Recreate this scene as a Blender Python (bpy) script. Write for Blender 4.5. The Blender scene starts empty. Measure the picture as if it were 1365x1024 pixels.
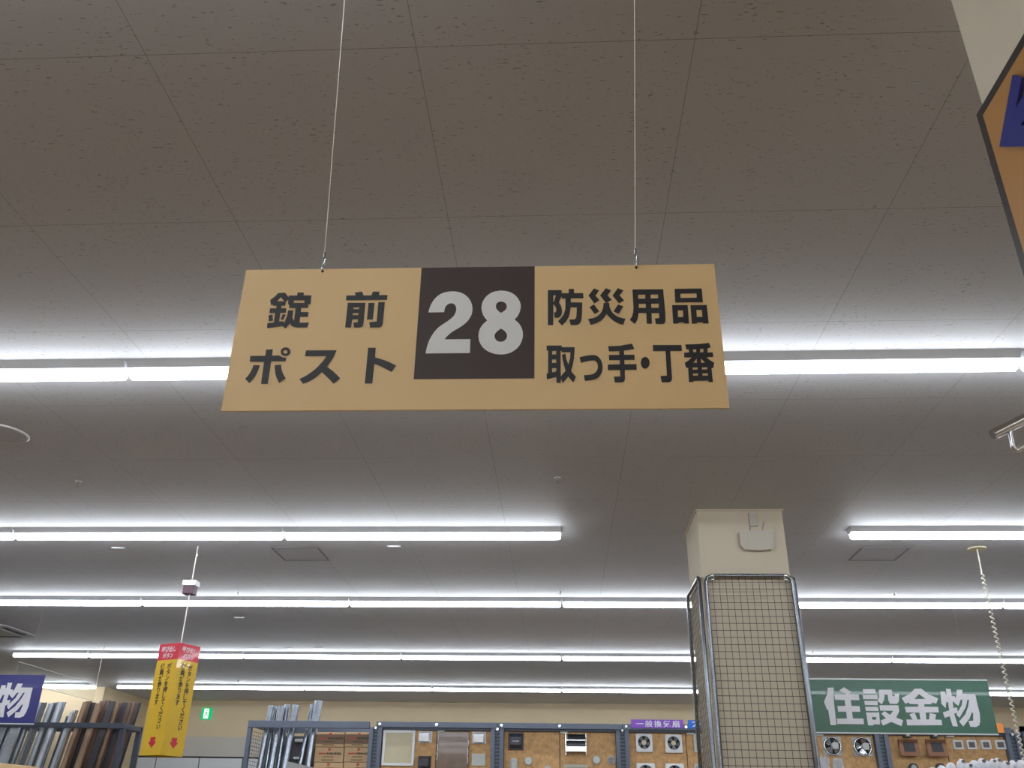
import bpy, bmesh, math, random
from mathutils import Vector, Matrix
random.seed(28)
S = bpy.context.scene
COL = S.collection

# ---------------------------------------------------------------- camera
EYE = 1.55                      # eye height above the shop floor
FPX = 1172.47                   # focal length in pixels of the 1365 x 1024 frame
R = Vector((0.99864573, 0.05009797, 0.01403245))
U = Vector((0.00981541, -0.44630074, 0.89482921))
F = Vector((-0.05109181, 0.89347963, 0.44618806))
cd = bpy.data.cameras.new('camera')
cam = bpy.data.objects.new('camera', cd)
COL.objects.link(cam)
cam.matrix_world = Matrix(((R.x, U.x, -F.x, 0), (R.y, U.y, -F.y, 0), (R.z, U.z, -F.z, EYE), (0, 0, 0, 1)))
cd.sensor_width = 36.0
cd.lens = FPX / 1365 * 36.0
cd.clip_start = 0.02
S.camera = cam

# ---------------------------------------------------------------- world, exposure
w = bpy.data.worlds.new('world'); S.world = w
w.use_nodes = True
w.node_tree.nodes['Background'].inputs[0].default_value = (0.5, 0.55, 0.6, 1)
w.node_tree.nodes['Background'].inputs[1].default_value = 0.0
S.view_settings.view_transform = 'Standard'
S.view_settings.look = 'None'
S.view_settings.gamma = 1.0
S.view_settings.use_curve_mapping = False
S.view_settings.exposure = 0.5
S.cycles.use_denoising = True
S.cycles.max_bounces = 10
S.cycles.diffuse_bounces = 6
TUBE = 19.0                     # brightness of the lit tubes
TUBE_COL = (0.875, 0.93, 1.0)

H = EYE + 2.28                  # ceiling height
X0, Y0, TILE = -1.3627, 2.0763, 0.91   # ceiling board joints
BACK_Y, SIDE_Y, CORNER_X = 19.8, 17.75, -8.95


def ray(px, py):
    return F + R * ((px - 682.5) / FPX) - U * ((py - 512) / FPX)


def P(px, py, y):
    """the point of the shop seen at a place of the photo, at depth y"""
    r = ray(px, py)
    r = r * (y / r.y)
    return Vector((r.x, r.y, r.z + EYE))


def PX(px, py, x):
    r = ray(px, py)
    r = r * (x / r.x)
    return Vector((r.x, r.y, r.z + EYE))


def PZ(px, py, z=None):
    r = ray(px, py)
    r = r * (((H if z is None else z) - EYE) / r.z)
    return Vector((r.x, r.y, r.z + EYE))


def rect(x0, y0, x1, y1, y):
    cx, cy = (x0 + x1) / 2, (y0 + y1) / 2
    return P(x0, cy, y).x, P(x1, cy, y).x, P(cx, y1, y).z, P(cx, y0, y).z     # xl, xr, zb, zt


# ---------------------------------------------------------------- materials
def lin(c):
    out = []
    for v in c:
        v /= 255.0
        out.append(v / 12.92 if v <= 0.04045 else ((v + 0.055) / 1.055) ** 2.4)
    return (*out, 1.0)


def mat(name, c, rough=0.6, metal=0.0, var=0.06, scale=18.0, bump=0.0, coat=0.0, stretch=None, spec=0.5):
    m = bpy.data.materials.new(name)
    m.use_nodes = True
    n, l = m.node_tree.nodes, m.node_tree.links
    b = n['Principled BSDF']
    b.inputs['Roughness'].default_value = rough
    b.inputs['Metallic'].default_value = metal
    b.inputs['Specular IOR Level'].default_value = spec
    b.inputs['Coat Weight'].default_value = coat
    b.inputs['Coat Roughness'].default_value = 0.05
    tc = n.new('ShaderNodeTexCoord')
    mp = n.new('ShaderNodeMapping')
    mp.inputs['Scale'].default_value = stretch or (1, 1, 1)
    nz = n.new('ShaderNodeTexNoise')
    nz.inputs['Scale'].default_value = scale
    nz.inputs['Detail'].default_value = 4
    l.new(tc.outputs['Object'], mp.inputs['Vector'])
    l.new(mp.outputs[0], nz.inputs['Vector'])
    rp = n.new('ShaderNodeValToRGB')
    lc = lin(c)
    rp.color_ramp.elements[0].position = 0.3
    rp.color_ramp.elements[1].position = 0.7
    rp.color_ramp.elements[0].color = (*[v * (1 - var) for v in lc[:3]], 1)
    rp.color_ramp.elements[1].color = (*[min(1, v * (1 + var)) for v in lc[:3]], 1)
    l.new(nz.outputs[0], rp.inputs[0])
    l.new(rp.outputs[0], b.inputs['Base Color'])
    if bump:
        bp = n.new('ShaderNodeBump')
        bp.inputs['Strength'].default_value = bump
        bp.inputs['Distance'].default_value = 0.01
        l.new(nz.outputs[0], bp.inputs['Height'])
        l.new(bp.outputs[0], b.inputs['Normal'])
        if coat:
            l.new(bp.outputs[0], b.inputs['Coat Normal'])
    return m


def glow(name, c, s):
    m = bpy.data.materials.new(name)
    m.use_nodes = True
    n, l = m.node_tree.nodes, m.node_tree.links
    n.remove(n['Principled BSDF'])
    e = n.new('ShaderNodeEmission')
    e.inputs[0].default_value = (*c, 1)
    e.inputs[1].default_value = s
    l.new(e.outputs[0], n['Material Output'].inputs[0])
    return m


def film(name, c, clear, rough=0.35):
    """thin printed film that lets a little light straight through"""
    m = mat(name, c, rough, var=0.08, scale=9)
    n, l = m.node_tree.nodes, m.node_tree.links
    t = n.new('ShaderNodeBsdfTransparent')
    mx = n.new('ShaderNodeMixShader')
    mx.inputs[0].default_value = clear
    l.new(n['Principled BSDF'].outputs[0], mx.inputs[1])
    l.new(t.outputs[0], mx.inputs[2])
    l.new(mx.outputs[0], n['Material Output'].inputs[0])
    return m


def ceiling_material():
    m = bpy.data.materials.new('ceiling_board')
    m.use_nodes = True
    n, l = m.node_tree.nodes, m.node_tree.links
    b = n['Principled BSDF']
    b.inputs['Roughness'].default_value = 0.6
    b.inputs['Specular IOR Level'].default_value = 0.4
    geo = n.new('ShaderNodeNewGeometry')
    sp = n.new('ShaderNodeSeparateXYZ')
    l.new(geo.outputs['Position'], sp.inputs[0])

    def math_(op, a, bb=None, v=None):
        q = n.new('ShaderNodeMath'); q.operation = op
        if isinstance(a, (int, float)): q.inputs[0].default_value = a
        else: l.new(a, q.inputs[0])
        if bb is not None:
            if isinstance(bb, (int, float)): q.inputs[1].default_value = bb
            else: l.new(bb, q.inputs[1])
        return q.outputs[0]

    def joint(o, off):
        a = math_('SUBTRACT', o, off)
        a = math_('DIVIDE', a, TILE)
        a = math_('FRACT', math_('ADD', a, 100.5))
        a = math_('ABSOLUTE', math_('SUBTRACT', a, 0.5))
        return math_('LESS_THAN', a, 0.0014)
    j = math_('MAXIMUM', joint(sp.outputs[0], X0), joint(sp.outputs[1], Y0))
    # short dark fissures pressed into the boards
    mp = n.new('ShaderNodeMapping')
    mp.inputs['Scale'].default_value = (34, 120, 1)
    l.new(geo.outputs['Position'], mp.inputs[0])
    nz = n.new('ShaderNodeTexNoise')
    nz.inputs['Scale'].default_value = 1.0
    nz.inputs['Detail'].default_value = 2
    nz.inputs['Roughness'].default_value = 0.65
    l.new(mp.outputs[0], nz.inputs[0])
    nz2 = n.new('ShaderNodeTexNoise')
    nz2.inputs['Scale'].default_value = 5
    nz2.inputs['Detail'].default_value = 3
    l.new(geo.outputs['Position'], nz2.inputs[0])
    f = math_('GREATER_THAN', math_('ADD', nz.outputs[0], math_('MULTIPLY', nz2.outputs[0], 0.16)), 0.745)
    f = math_('MULTIPLY', f, 0.5)
    k = math_('MAXIMUM', f, math_('MULTIPLY', j, 0.55))
    mx = n.new('ShaderNodeMix'); mx.data_type = 'RGBA'
    mx.inputs[6].default_value = lin((196, 195, 197))
    mx.inputs[7].default_value = lin((60, 52, 44))
    l.new(k, mx.inputs[0])
    l.new(mx.outputs[2], b.inputs['Base Color'])
    return m


def osb_material():
    m = mat('chipboard', (206, 164, 112), 0.7, var=0.2, scale=18, bump=0.1, stretch=(1, 1, 0.8))
    return m


M = dict(
    ceiling=ceiling_material(),
    wall=mat('wall_paint', (206, 188, 156), 0.85, var=0.02, scale=3, spec=0.2),
    pillar=mat('pillar_paint', (210, 200, 180), 0.85, var=0.02, scale=3, spec=0.2),
    band=mat('grey_wall_band', (188, 182, 172), 0.8, var=0.02, scale=3),
    whitepanel=mat('white_wall_panel', (205, 208, 210), 0.5, var=0.02),
    black=mat('black_trim', (32, 32, 34), 0.6),
    floor=mat('warm_bounce_floor', (136, 116, 90), 0.5, var=0.1, scale=2),  # made-up warm tone that bounces warm light onto the near ceiling
    floorfar=mat('grey_bounce_floor', (124, 120, 118), 0.5, var=0.1, scale=2),  # made-up grey tone that keeps the bounced light cooler at the back
    tan=mat('tan_sign_board', (240, 206, 150), 0.45, var=0.015, scale=6),
    brown=mat('dark_brown_print', (62, 44, 40), 0.45, var=0.05, scale=6),
    ink=mat('black_lettering', (40, 38, 40), 0.45, var=0.05),
    digit=mat('white_digits', (238, 240, 238), 0.45, var=0.01),
    steel=mat('bright_steel', (200, 204, 206), 0.22, 1.0, var=0.03),
    chrome=mat('chrome_tube', (215, 217, 220), 0.2, 1.0, var=0.02),
    cable=mat('pale_cable', (225, 220, 205), 0.4, 0.0, var=0.02),
    white=mat('white_enamel', (232, 234, 236), 0.4, var=0.02),
    whiteplastic=mat('white_plastic', (226, 228, 230), 0.35, var=0.02),
    housing=mat('lamp_housing', (205, 207, 210), 0.5, var=0.02),
    tube=glow('lit_tube', TUBE_COL, TUBE),
    greyframe=mat('slate_grey_frame', (96, 104, 120), 0.45, 0.2, var=0.05),
    darkframe=mat('dark_frame', (64, 70, 82), 0.5, 0.2, var=0.05),
    darkback=mat('dark_back_panel', (82, 84, 92), 0.6, var=0.06),
    chip=osb_material(),
    wire=mat('grid_wire', (92, 82, 70), 0.45, 0.4, var=0.05),
    wiredark=mat('dark_grid_frame', (132, 136, 142), 0.25, 0.9, var=0.05),
    green=film('green_sign_film', (68, 112, 94), 0.085),
    blue=film('blue_sign_film', (50, 52, 128), 0.04),
    signwhite=mat('white_sign_lettering', (226, 226, 232), 0.5, var=0.02),
    purple=mat('purple_label', (128, 74, 186), 0.45, var=0.03),
    labelblue=mat('blue_label', (24, 104, 206), 0.45, var=0.03),
    orange=mat('orange_tag', (250, 150, 66), 0.5, var=0.03),
    yellow=mat('yellow_board', (226, 186, 48), 0.5, var=0.03, scale=7, coat=1.0, bump=0.35),
    red=mat('red_print', (214, 52, 70), 0.4, var=0.03, coat=0.3),
    redprint=mat('red_arrow_print', (205, 50, 66), 0.5, var=0.03),
    maroon=mat('maroon_plastic', (82, 52, 66), 0.5, var=0.04),
    exitg=glow('green_exit_light', (0.01, 0.42, 0.15), 0.9),
    exitw=glow('white_exit_light', (0.8, 1.0, 0.85), 1.15),
    silver=mat('silver_gutter', (150, 158, 168), 0.3, 0.85, var=0.12, scale=8, stretch=(1, 1, 0.2)),
    gutterwhite=mat('pale_gutter', (190, 196, 204), 0.35, 0.2, var=0.1, scale=8, stretch=(1, 1, 0.2)),
    gutterbrown=mat('brown_gutter', (112, 88, 76), 0.3, 0.0, var=0.25, scale=8, stretch=(1, 1, 0.2)),
    guttertan=mat('tan_gutter', (150, 122, 98), 0.4, 0.0, var=0.2, scale=8, stretch=(1, 1, 0.2)),
    gutterblack=mat('blackish_gutter', (58, 56, 62), 0.3, 0.0, var=0.2, scale=8, stretch=(1, 1, 0.2)),
    duct=mat('galvanised_duct', (150, 157, 167), 0.27, 0.95, var=0.14, scale=14),
    carton=mat('brown_carton', (206, 174, 134), 0.8, var=0.06, scale=6),
    cartondark=mat('dark_carton_band', (138, 114, 94), 0.8, var=0.08, scale=6),
    cartonred=mat('red_carton_mark', (196, 92, 82), 0.8),
    cartonink=mat('dark_carton_print', (92, 78, 66), 0.8),
    greyboard=mat('grey_board', (168, 168, 166), 0.6, var=0.03),
    cream=mat('cream_panel', (206, 196, 164), 0.6, var=0.03),
    brownpanel=mat('brown_panel', (112, 90, 72), 0.35, var=0.12, scale=9, coat=0.3),
    blackplastic=mat('black_plastic', (46, 50, 60), 0.4, var=0.05),
    greyvent=mat('grey_vent', (168, 170, 168), 0.4, 0.4, var=0.06),
    palevent=mat('pale_grey_vent', (200, 204, 196), 0.5, var=0.03),
    pinkvent=mat('pinkish_vent', (196, 180, 184), 0.5, var=0.03),
    louvre=mat('brown_grey_louvre', (122, 112, 112), 0.6, var=0.08, scale=60),
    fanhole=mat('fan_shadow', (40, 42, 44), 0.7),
    fangrey=mat('fan_blade', (120, 124, 128), 0.4, var=0.05),
    fanhub=mat('cream_hub', (222, 212, 184), 0.5),
    woodbrown=mat('brown_square_cover', (124, 82, 56), 0.45, var=0.06),
    bag=mat('white_plastic_wrap', (222, 222, 228), 0.35, var=0.06, scale=14, bump=0.6),
    rollhole=mat('dark_roll_core', (120, 112, 110), 0.7),
    beigebox=mat('beige_wall_box', (196, 190, 178), 0.5, var=0.02),
    darkborder=mat('dark_brown_border', (58, 48, 48), 0.45, var=0.15, scale=12),
    amber=mat('tan_pillar_board', (178, 130, 74), 0.45, var=0.03, scale=4),
    navy=mat('navy_raised_letter', (44, 52, 128), 0.4, var=0.04),
    navyedge=mat('letter_edge', (150, 140, 120), 0.5),
    hatchline=mat('hatch_frame', (120, 120, 122), 0.6),
    brass=mat('sprinkler_metal', (170, 168, 160), 0.3, 0.8),
    speakergrille=mat('speaker_grille', (188, 187, 189), 0.7),
    hatchdoor=mat('hatch_board', (196, 195, 197), 0.8, var=0.02),
    slot=mat('vent_slot', (42, 44, 48), 0.7),
)


def glass_material():
    m = bpy.data.materials.new('clear_acrylic')
    m.use_nodes = True
    n, l = m.node_tree.nodes, m.node_tree.links
    n.remove(n['Principled BSDF'])
    t = n.new('ShaderNodeBsdfTransparent'); t.inputs[0].default_value = (0.95, 0.96, 0.96, 1)
    g = n.new('ShaderNodeBsdfGlossy'); g.inputs['Roughness'].default_value = 0.06
    mx = n.new('ShaderNodeMixShader'); mx.inputs[0].default_value = 0.07
    l.new(t.outputs[0], mx.inputs[1]); l.new(g.outputs[0], mx.inputs[2])
    l.new(mx.outputs[0], n['Material Output'].inputs[0])
    return m


M['acrylic'] = glass_material()
M['acryledge'] = mat('acrylic_edge', (205, 212, 210), 0.2, var=0.02)


def slotted_material():
    m = mat('slotted_steel', (64, 70, 82), 0.5, 0.2, var=0.05)
    n, l = m.node_tree.nodes, m.node_tree.links
    geo = n.new('ShaderNodeNewGeometry'); sp = n.new('ShaderNodeSeparateXYZ')
    l.new(geo.outputs['Position'], sp.inputs[0])
    f = n.new('ShaderNodeMath'); f.operation = 'PINGPONG'; f.inputs[1].default_value = 0.025
    l.new(sp.outputs[2], f.inputs[0])
    g = n.new('ShaderNodeMath'); g.operation = 'LESS_THAN'; g.inputs[1].default_value = 0.011
    l.new(f.outputs[0], g.inputs[0])
    mx = n.new('ShaderNodeMix'); mx.data_type = 'RGBA'
    mx.inputs[7].default_value = lin((96, 100, 108))
    b = n['Principled BSDF']
    src = b.inputs['Base Color'].links[0].from_socket
    l.new(src, mx.inputs[6]); l.new(g.outputs[0], mx.inputs[0]); l.new(mx.outputs[2], b.inputs['Base Color'])
    return m


M['slotted'] = slotted_material()

# ---------------------------------------------------------------- object helpers
ORIG = {}


def tag(o, label=None, cat=None, group=None, kind=None):
    if label: o['label'] = label
    if cat: o['category'] = cat
    if group: o['group'] = group
    if kind: o['kind'] = kind
    return o


def thing(name, label, cat, loc, group=None):
    o = bpy.data.objects.new(name, None)
    o.empty_display_size = 0.1
    COL.objects.link(o)
    o.location = loc
    ORIG[o] = Vector(loc)
    return tag(o, label, cat, group)


class MB:
    """collects shapes in shop coordinates; build() links them as one mesh object"""
    def __init__(s):
        s.v, s.f, s.smooth = [], [], []

    def add(s, vs, fs, smooth=False):
        b = len(s.v)
        s.v += [Vector(v) for v in vs]
        s.f += [tuple(i + b for i in f) for f in fs]
        s.smooth += [smooth] * len(fs)
        return s

    def box(s, x0, x1, y0, y1, z0, z1, bev=0.0):
        if x0 > x1: x0, x1 = x1, x0
        if y0 > y1: y0, y1 = y1, y0
        if z0 > z1: z0, z1 = z1, z0
        if bev > 0:
            bm = bmesh.new()
            bmesh.ops.create_cube(bm, size=1)
            for v in bm.verts:
                v.co = Vector(((x0 + x1) / 2 + v.co.x * (x1 - x0), (y0 + y1) / 2 + v.co.y * (y1 - y0), (z0 + z1) / 2 + v.co.z * (z1 - z0)))
            bmesh.ops.bevel(bm, geom=bm.edges[:], offset=min(bev, .45 * min(x1 - x0, y1 - y0, z1 - z0)), segments=2, affect='EDGES', profile=0.5)
            bm.verts.index_update()
            s.add([v.co.copy() for v in bm.verts], [[v.index for v in f.verts] for f in bm.faces])
            bm.free()
            return s
        vs = [(x, y, z) for z in (z0, z1) for y in (y0, y1) for x in (x0, x1)]
        return s.add(vs, [(0, 2, 3, 1), (4, 5, 7, 6), (0, 1, 5, 4), (2, 6, 7, 3), (0, 4, 6, 2), (1, 3, 7, 5)])

    def tube(s, pts, r, n=8, cap=True, closed=False):
        pts = [Vector(p) for p in pts]
        rs = r if isinstance(r, (list, tuple)) else [r] * len(pts)
        m = len(pts)
        up = None
        rings = []
        for i, p in enumerate(pts):
            if closed:
                t = pts[(i + 1) % m] - pts[i - 1]
            else:
                t = pts[min(i + 1, m - 1)] - pts[max(i - 1, 0)]
            t = t.normalized()
            if up is None:
                up = Vector((0, 0, 1)) if abs(t.z) < 0.9 else Vector((0, 1, 0))
            a = t.cross(up)
            if a.length < 1e-4:
                a = t.orthogonal()
            a.normalize()
            b = a.cross(t).normalized()
            up = b
            rings.append([p + (a * math.cos(k * 2 * math.pi / n) + b * math.sin(k * 2 * math.pi / n)) * rs[i] for k in range(n)])
        vs = [v for rg in rings for v in rg]
        fs = []
        for i in range(m if closed else m - 1):
            j = (i + 1) % m
            for k in range(n):
                fs.append((i * n + k, i * n + (k + 1) % n, j * n + (k + 1) % n, j * n + k))
        s.add(vs, fs, True)
        if cap and not closed:
            s.add(rings[0], [tuple(range(n - 1, -1, -1))])
            s.add(rings[-1], [tuple(range(n))])
        return s

    def prism(s, poly, y0, y1):
        """poly in x,z extruded from y0 to y1"""
        n = len(poly)
        vs = [(x, y0, z) for x, z in poly] + [(x, y1, z) for x, z in poly]
        return s.add(vs, [tuple(range(n)), tuple(range(2 * n - 1, n - 1, -1))] + [(i, i + n, (i + 1) % n + n, (i + 1) % n) for i in range(n)])

    def disc(s, c, r, y0, y1, n=28, r2=None):
        """a short cylinder (or cone frustum) whose axis is the depth direction"""
        r2 = r if r2 is None else r2
        a = [(c[0] + r * math.cos(2 * math.pi * k / n), y0, c[1] + r * math.sin(2 * math.pi * k / n)) for k in range(n)]
        b = [(c[0] + r2 * math.cos(2 * math.pi * k / n), y1, c[1] + r2 * math.sin(2 * math.pi * k / n)) for k in range(n)]
        return s.add(a + b, [tuple(range(n)), tuple(range(2 * n - 1, n - 1, -1))] + [(i, i + n, (i + 1) % n + n, (i + 1) % n) for i in range(n)])

    def vdisc(s, c, r, z0, z1, n=32, r2=None):
        r2 = r if r2 is None else r2
        a = [(c[0] + r * math.cos(2 * math.pi * k / n), c[1] + r * math.sin(2 * math.pi * k / n), z0) for k in range(n)]
        b = [(c[0] + r2 * math.cos(2 * math.pi * k / n), c[1] + r2 * math.sin(2 * math.pi * k / n), z1) for k in range(n)]
        return s.add(a + b, [tuple(range(n - 1, -1, -1)), tuple(range(n, 2 * n))] + [(i, (i + 1) % n, (i + 1) % n + n, i + n) for i in range(n)])

    def fill(s, groups, depth=0.0, axis=(0, 1, 0)):
        """flat outlines with holes; groups = [[outer, hole, ...], ...] of 3-D points; depth extrudes along axis"""
        ax = Vector(axis)
        for g in groups:
            bm = bmesh.new()
            edges = []
            for loop in g:
                vs = [bm.verts.new(p) for p in loop]
                edges += [bm.edges.new((vs[i], vs[(i + 1) % len(vs)])) for i in range(len(vs))]
            bmesh.ops.triangle_fill(bm, use_beauty=True, use_dissolve=False, edges=edges, normal=-ax)
            bm.normal_update()
            for fc in bm.faces:
                if fc.normal.dot(ax) > 0: fc.normal_flip()
            if depth:
                ret = bmesh.ops.extrude_face_region(bm, geom=bm.faces[:])
                for e in ret['geom']:
                    if isinstance(e, bmesh.types.BMVert): e.co += ax * depth
                bmesh.ops.recalc_face_normals(bm, faces=bm.faces[:])
            bm.verts.index_update()
            s.add([v.co.copy() for v in bm.verts], [[v.index for v in f.verts] for f in bm.faces])
            bm.free()
        return s

    def build(s, name, m, parent=None, loc=None, label=None):
        me = bpy.data.meshes.new(name)
        o = bpy.data.objects.new(name, me)
        if parent is not None:
            org = ORIG[parent]
            o.parent = parent
        else:
            if loc is None:
                lo = [min(v[i] for v in s.v) for i in range(3)]
                hi = [max(v[i] for v in s.v) for i in range(3)]
                loc = ((lo[0] + hi[0]) / 2, (lo[1] + hi[1]) / 2, lo[2])
            org = Vector(loc)
            o.location = org
        ORIG[o] = org
        me.from_pydata([v - org for v in s.v], [], s.f)
        me.polygons.foreach_set('use_smooth', s.smooth)
        me.materials.append(M[m] if isinstance(m, str) else m)
        me.update()
        COL.objects.link(o)
        if label: o['label'] = label
        return o


def struct(name, mb, m):
    return tag(mb.build(name, m), kind='structure')


def single(name, mb, m, label, cat, group=None):
    return tag(mb.build(name, m), label, cat, group)


def copy_tree(o, parent=None):
    c = o.copy()
    COL.objects.link(c)
    c.parent = parent
    for ch in list(o.children):
        copy_tree(ch, c)
    return c


def text_mesh(txt, size, fat=0.0, shear=0.0):
    """outlines of a line of print: list of vertices (x, y) and faces, centred"""
    cu = bpy.data.curves.new('print', 'FONT')
    cu.body = txt
    cu.size = size
    cu.offset = fat * size
    cu.resolution_u = 3
    cu.align_x = 'CENTER'; cu.align_y = 'CENTER'
    ob = bpy.data.objects.new('print', cu)
    me = bpy.data.meshes.new_from_object(ob)
    vs = [(v.co.x, v.co.y) for v in me.vertices]
    fs = [tuple(p.vertices) for p in me.polygons]
    bpy.data.objects.remove(ob); bpy.data.curves.remove(cu); bpy.data.meshes.remove(me)
    return vs, fs


def print_text(mb, txt, size, c, ex, ez, fat=0.0, width=None, height=None):
    vs, fs = text_mesh(txt, size, fat)
    if not vs: return mb
    x0, x1 = min(v[0] for v in vs), max(v[0] for v in vs)
    y0, y1 = min(v[1] for v in vs), max(v[1] for v in vs)
    kx = width / (x1 - x0) if width else 1
    ky = height / (y1 - y0) if height else 1
    c, ex, ez = Vector(c), Vector(ex), Vector(ez)
    mb.add([c + ex * ((x - (x0 + x1) / 2) * kx) + ez * ((y - (y0 + y1) / 2) * ky) for x, y in vs], fs)
    return mb


ORD = ['leftmost', 'second from the left', 'third from the left', 'fourth from the left', 'fifth from the left', 'sixth from the left',
       'seventh from the left', 'eighth from the left', 'ninth from the left', 'tenth from the left', 'eleventh from the left',
       'twelfth from the left', 'thirteenth from the left', 'fourteenth from the left', 'fifteenth from the left', 'sixteenth from the left']

# ---------------------------------------------------------------- the setting
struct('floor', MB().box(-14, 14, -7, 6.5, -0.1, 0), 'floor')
struct('floor_far', MB().box(-14, 14, 6.5, 20.2, -0.1, 0), 'floorfar')  # unseen floor split into two colours only to tint the ceiling bounce
struct('ceiling', MB().box(-14, 14, -7, 20.2, H, H + 0.1), 'ceiling')
struct('wall_back', MB().box(CORNER_X, 14, BACK_Y, BACK_Y + 0.15, 0, H), 'wall')
struct('wall_back_left', MB().box(-14, CORNER_X, SIDE_Y, SIDE_Y + 0.15, 0, H).box(CORNER_X - 0.15, CORNER_X, SIDE_Y + 0.15, BACK_Y, 0, H), 'wall')
struct('wall_left', MB().box(-14.15, -14, -7, 20.2, 0, H), 'wall')
struct('wall_right', MB().box(14, 14.15, -7, 20.2, 0, H), 'wall')
struct('wall_front', MB().box(-14, 14, -7.15, -7, 0, H), 'wall')
zb1, zb0 = P(300, 982.5, BACK_Y).z, P(300, 1011, BACK_Y).z
struct('trim_1', MB().box(CORNER_X + 0.002, -3.6, BACK_Y - 0.012, BACK_Y, zb0 + 0.03, zb1), 'band')
struct('trim_2', MB().box(CORNER_X + 0.002, -3.6, BACK_Y - 0.02, BACK_Y, zb0, zb0 + 0.03), 'black')
lower = MB()
xj = P(266, 1015, BACK_Y).x
js = [xj - 0.93, xj, xj + 0.93, xj + 1.86, xj + 2.79]
edges = [CORNER_X + 0.002] + js + [-3.6]
for a, b in zip(edges, edges[1:]):
    if b - a > 0.05:
        lower.box(a + 0.012, b - 0.012, BACK_Y - 0.03, BACK_Y - 0.004, 0, zb0 - 0.004)
struct('trim_3', lower, 'whitepanel')
struct('trim_4', MB().box(CORNER_X + 0.002, -3.6, BACK_Y - 0.004, BACK_Y, 0, zb0), 'black')

# the painted pillars: structure standing floor to ceiling
PX0, PX1, PY0, PY1 = 1.115, 1.79, 6.868, 7.54
struct('wall_pillar', MB().box(PX0, PX1, PY0, PY1, 0, H).box(PX0 - .012, PX1 + .012, PY0 - .012, PY1 + .012, H - 0.012, H), 'pillar')
NY1, NY0 = 1.786, 1.11
struct('wall_pillar_near', MB().box(PX0, PX1, NY0, NY1, 0, H), 'pillar')

# ---------------------------------------------------------------- ceiling lights
PITCH = 2.427


def make_light(length):
    L = length - 0.016
    t = thing('ceiling_light', 'ceiling tube light', 'ceiling light', (0, 0, H))
    b = MB()
    w0, w1, h = 0.075, 0.045, 0.042
    for x0, x1 in ((-L / 2, L / 2),):
        vs = [(x0, -w0, H), (x0, w0, H), (x0, w1, H - h), (x0, -w1, H - h), (x1, -w0, H), (x1, w0, H), (x1, w1, H - h), (x1, -w1, H - h)]
        b.add(vs, [(0, 3, 2, 1), (4, 5, 6, 7), (0, 4, 7, 3), (3, 7, 6, 2), (1, 2, 6, 5), (0, 1, 5, 4)])
    b.build('housing', 'housing', t)
    for sx in (-1, 1):
        MB().box(sx * (L / 2 - 0.022), sx * L / 2, -0.022, 0.022, H - 0.052, H - h).build('tube_holder', 'whiteplastic', t)
    q = MB()
    n = 10
    xa, xb = -L / 2 + 0.006, L / 2 - 0.006
    xs = [xa, xa + 0.012, xb - 0.012, xb]
    rr = [0.020, 0.030, 0.030, 0.020]
    q.tube([(x, 0, H - 0.066) for x in xs], rr, n)
    q.build('tube', 'tube', t)
    return t


ROWS = [  # depth, first segment, last segment (k: from 0.03 + k*PITCH), phrase, missing
    (4.275, -4, 4, 'nearest row behind the 28 sign', ()),
    (7.38, -5, 4, 'second row from the front', (0,)),
    (10.03, -6, 5, 'third row from the front', ()),
    (13.67, -3, 5, 'fourth row from the front', ()),
    (17.24, -3, 5, 'fifth and farthest row', ()),
    (1.17, -4, 3, None, (0,)),
    (-1.95, -3, 3, None, (0,)),
    (-5.05, -3, 3, None, (0,)),
]
full = make_light(PITCH)
half = make_light(PITCH / 2)
first_full, first_half = True, True


def place_light(kind, x, y, label, group):
    global first_full, first_half
    if kind == 'full':
        o = full if first_full else copy_tree(full)
        first_full = False
    else:
        o = half if first_half else copy_tree(half)
        first_half = False
    o.location = (x, y, H)
    tag(o, label, 'ceiling light', group)


for y, k0, k1, phrase, skip in ROWS:
    segs = [('full', 0.03 + (k + 0.5) * PITCH, PITCH) for k in range(k0, k1) if k not in skip]
    if y in (13.67, 17.24):
        xl = 0.03 + k0 * PITCH
        n_extra = 1 if y == 17.24 else 0
        # the runs end at the left with a short or a single unit
        if y == 13.67:
            segs.insert(0, ('half', xl - PITCH / 4, PITCH / 2))
        else:
            segs.insert(0, ('half', xl - PITCH / 4, PITCH / 2))
            segs.insert(0, ('full', -8.98 - PITCH / 2, PITCH))
    inview = []
    for s in segs:
        r0 = Vector((s[1], y, H)) - Vector((0, 0, EYE))
        px = [682.5 + FPX * (q.dot(R)) / max(q.dot(F), 1e-3) for q in (r0 - Vector((s[2] / 2, 0, 0)), r0 + Vector((s[2] / 2, 0, 0)))]
        inview.append(px[1] > 3 and px[0] < 1362 and phrase is not None)
    c = 0
    for s, iv in zip(segs, inview):
        if iv:
            nm = ORD[c]
            c += 1
            place_light(s[0], s[1], y, 'lit tube light, %s in the %s' % (nm, phrase), 'tube lights on the ceiling')
        elif phrase is None or abs(s[1]) < 10.5:
            place_light(s[0], s[1], y, 'lit white tube light of the ceiling outside the photo', 'tube lights outside the frame')

# ---------------------------------------------------------------- the hanging 28 sign
SA = Vector((-0.60039, 1.40039, EYE + 0.95232))     # top left corner
SB = Vector((0.29959, 1.40649, EYE + 0.95232))      # top right corner
SX = (SB - SA).normalized()
SN = Vector((SX.y, -SX.x, 0)).normalized()          # towards the camera
SW, SHT = 0.9, 0.301


def on_sign(px, py, off=0.0006):
    r = ray(px, py)
    o = Vector((0, 0, EYE))
    t = (SA - o).dot(SN) / r.dot(SN)
    return o + r * t + SN * off


def on_plane_y(y):
    return lambda px, py: P(px, py, y)


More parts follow.
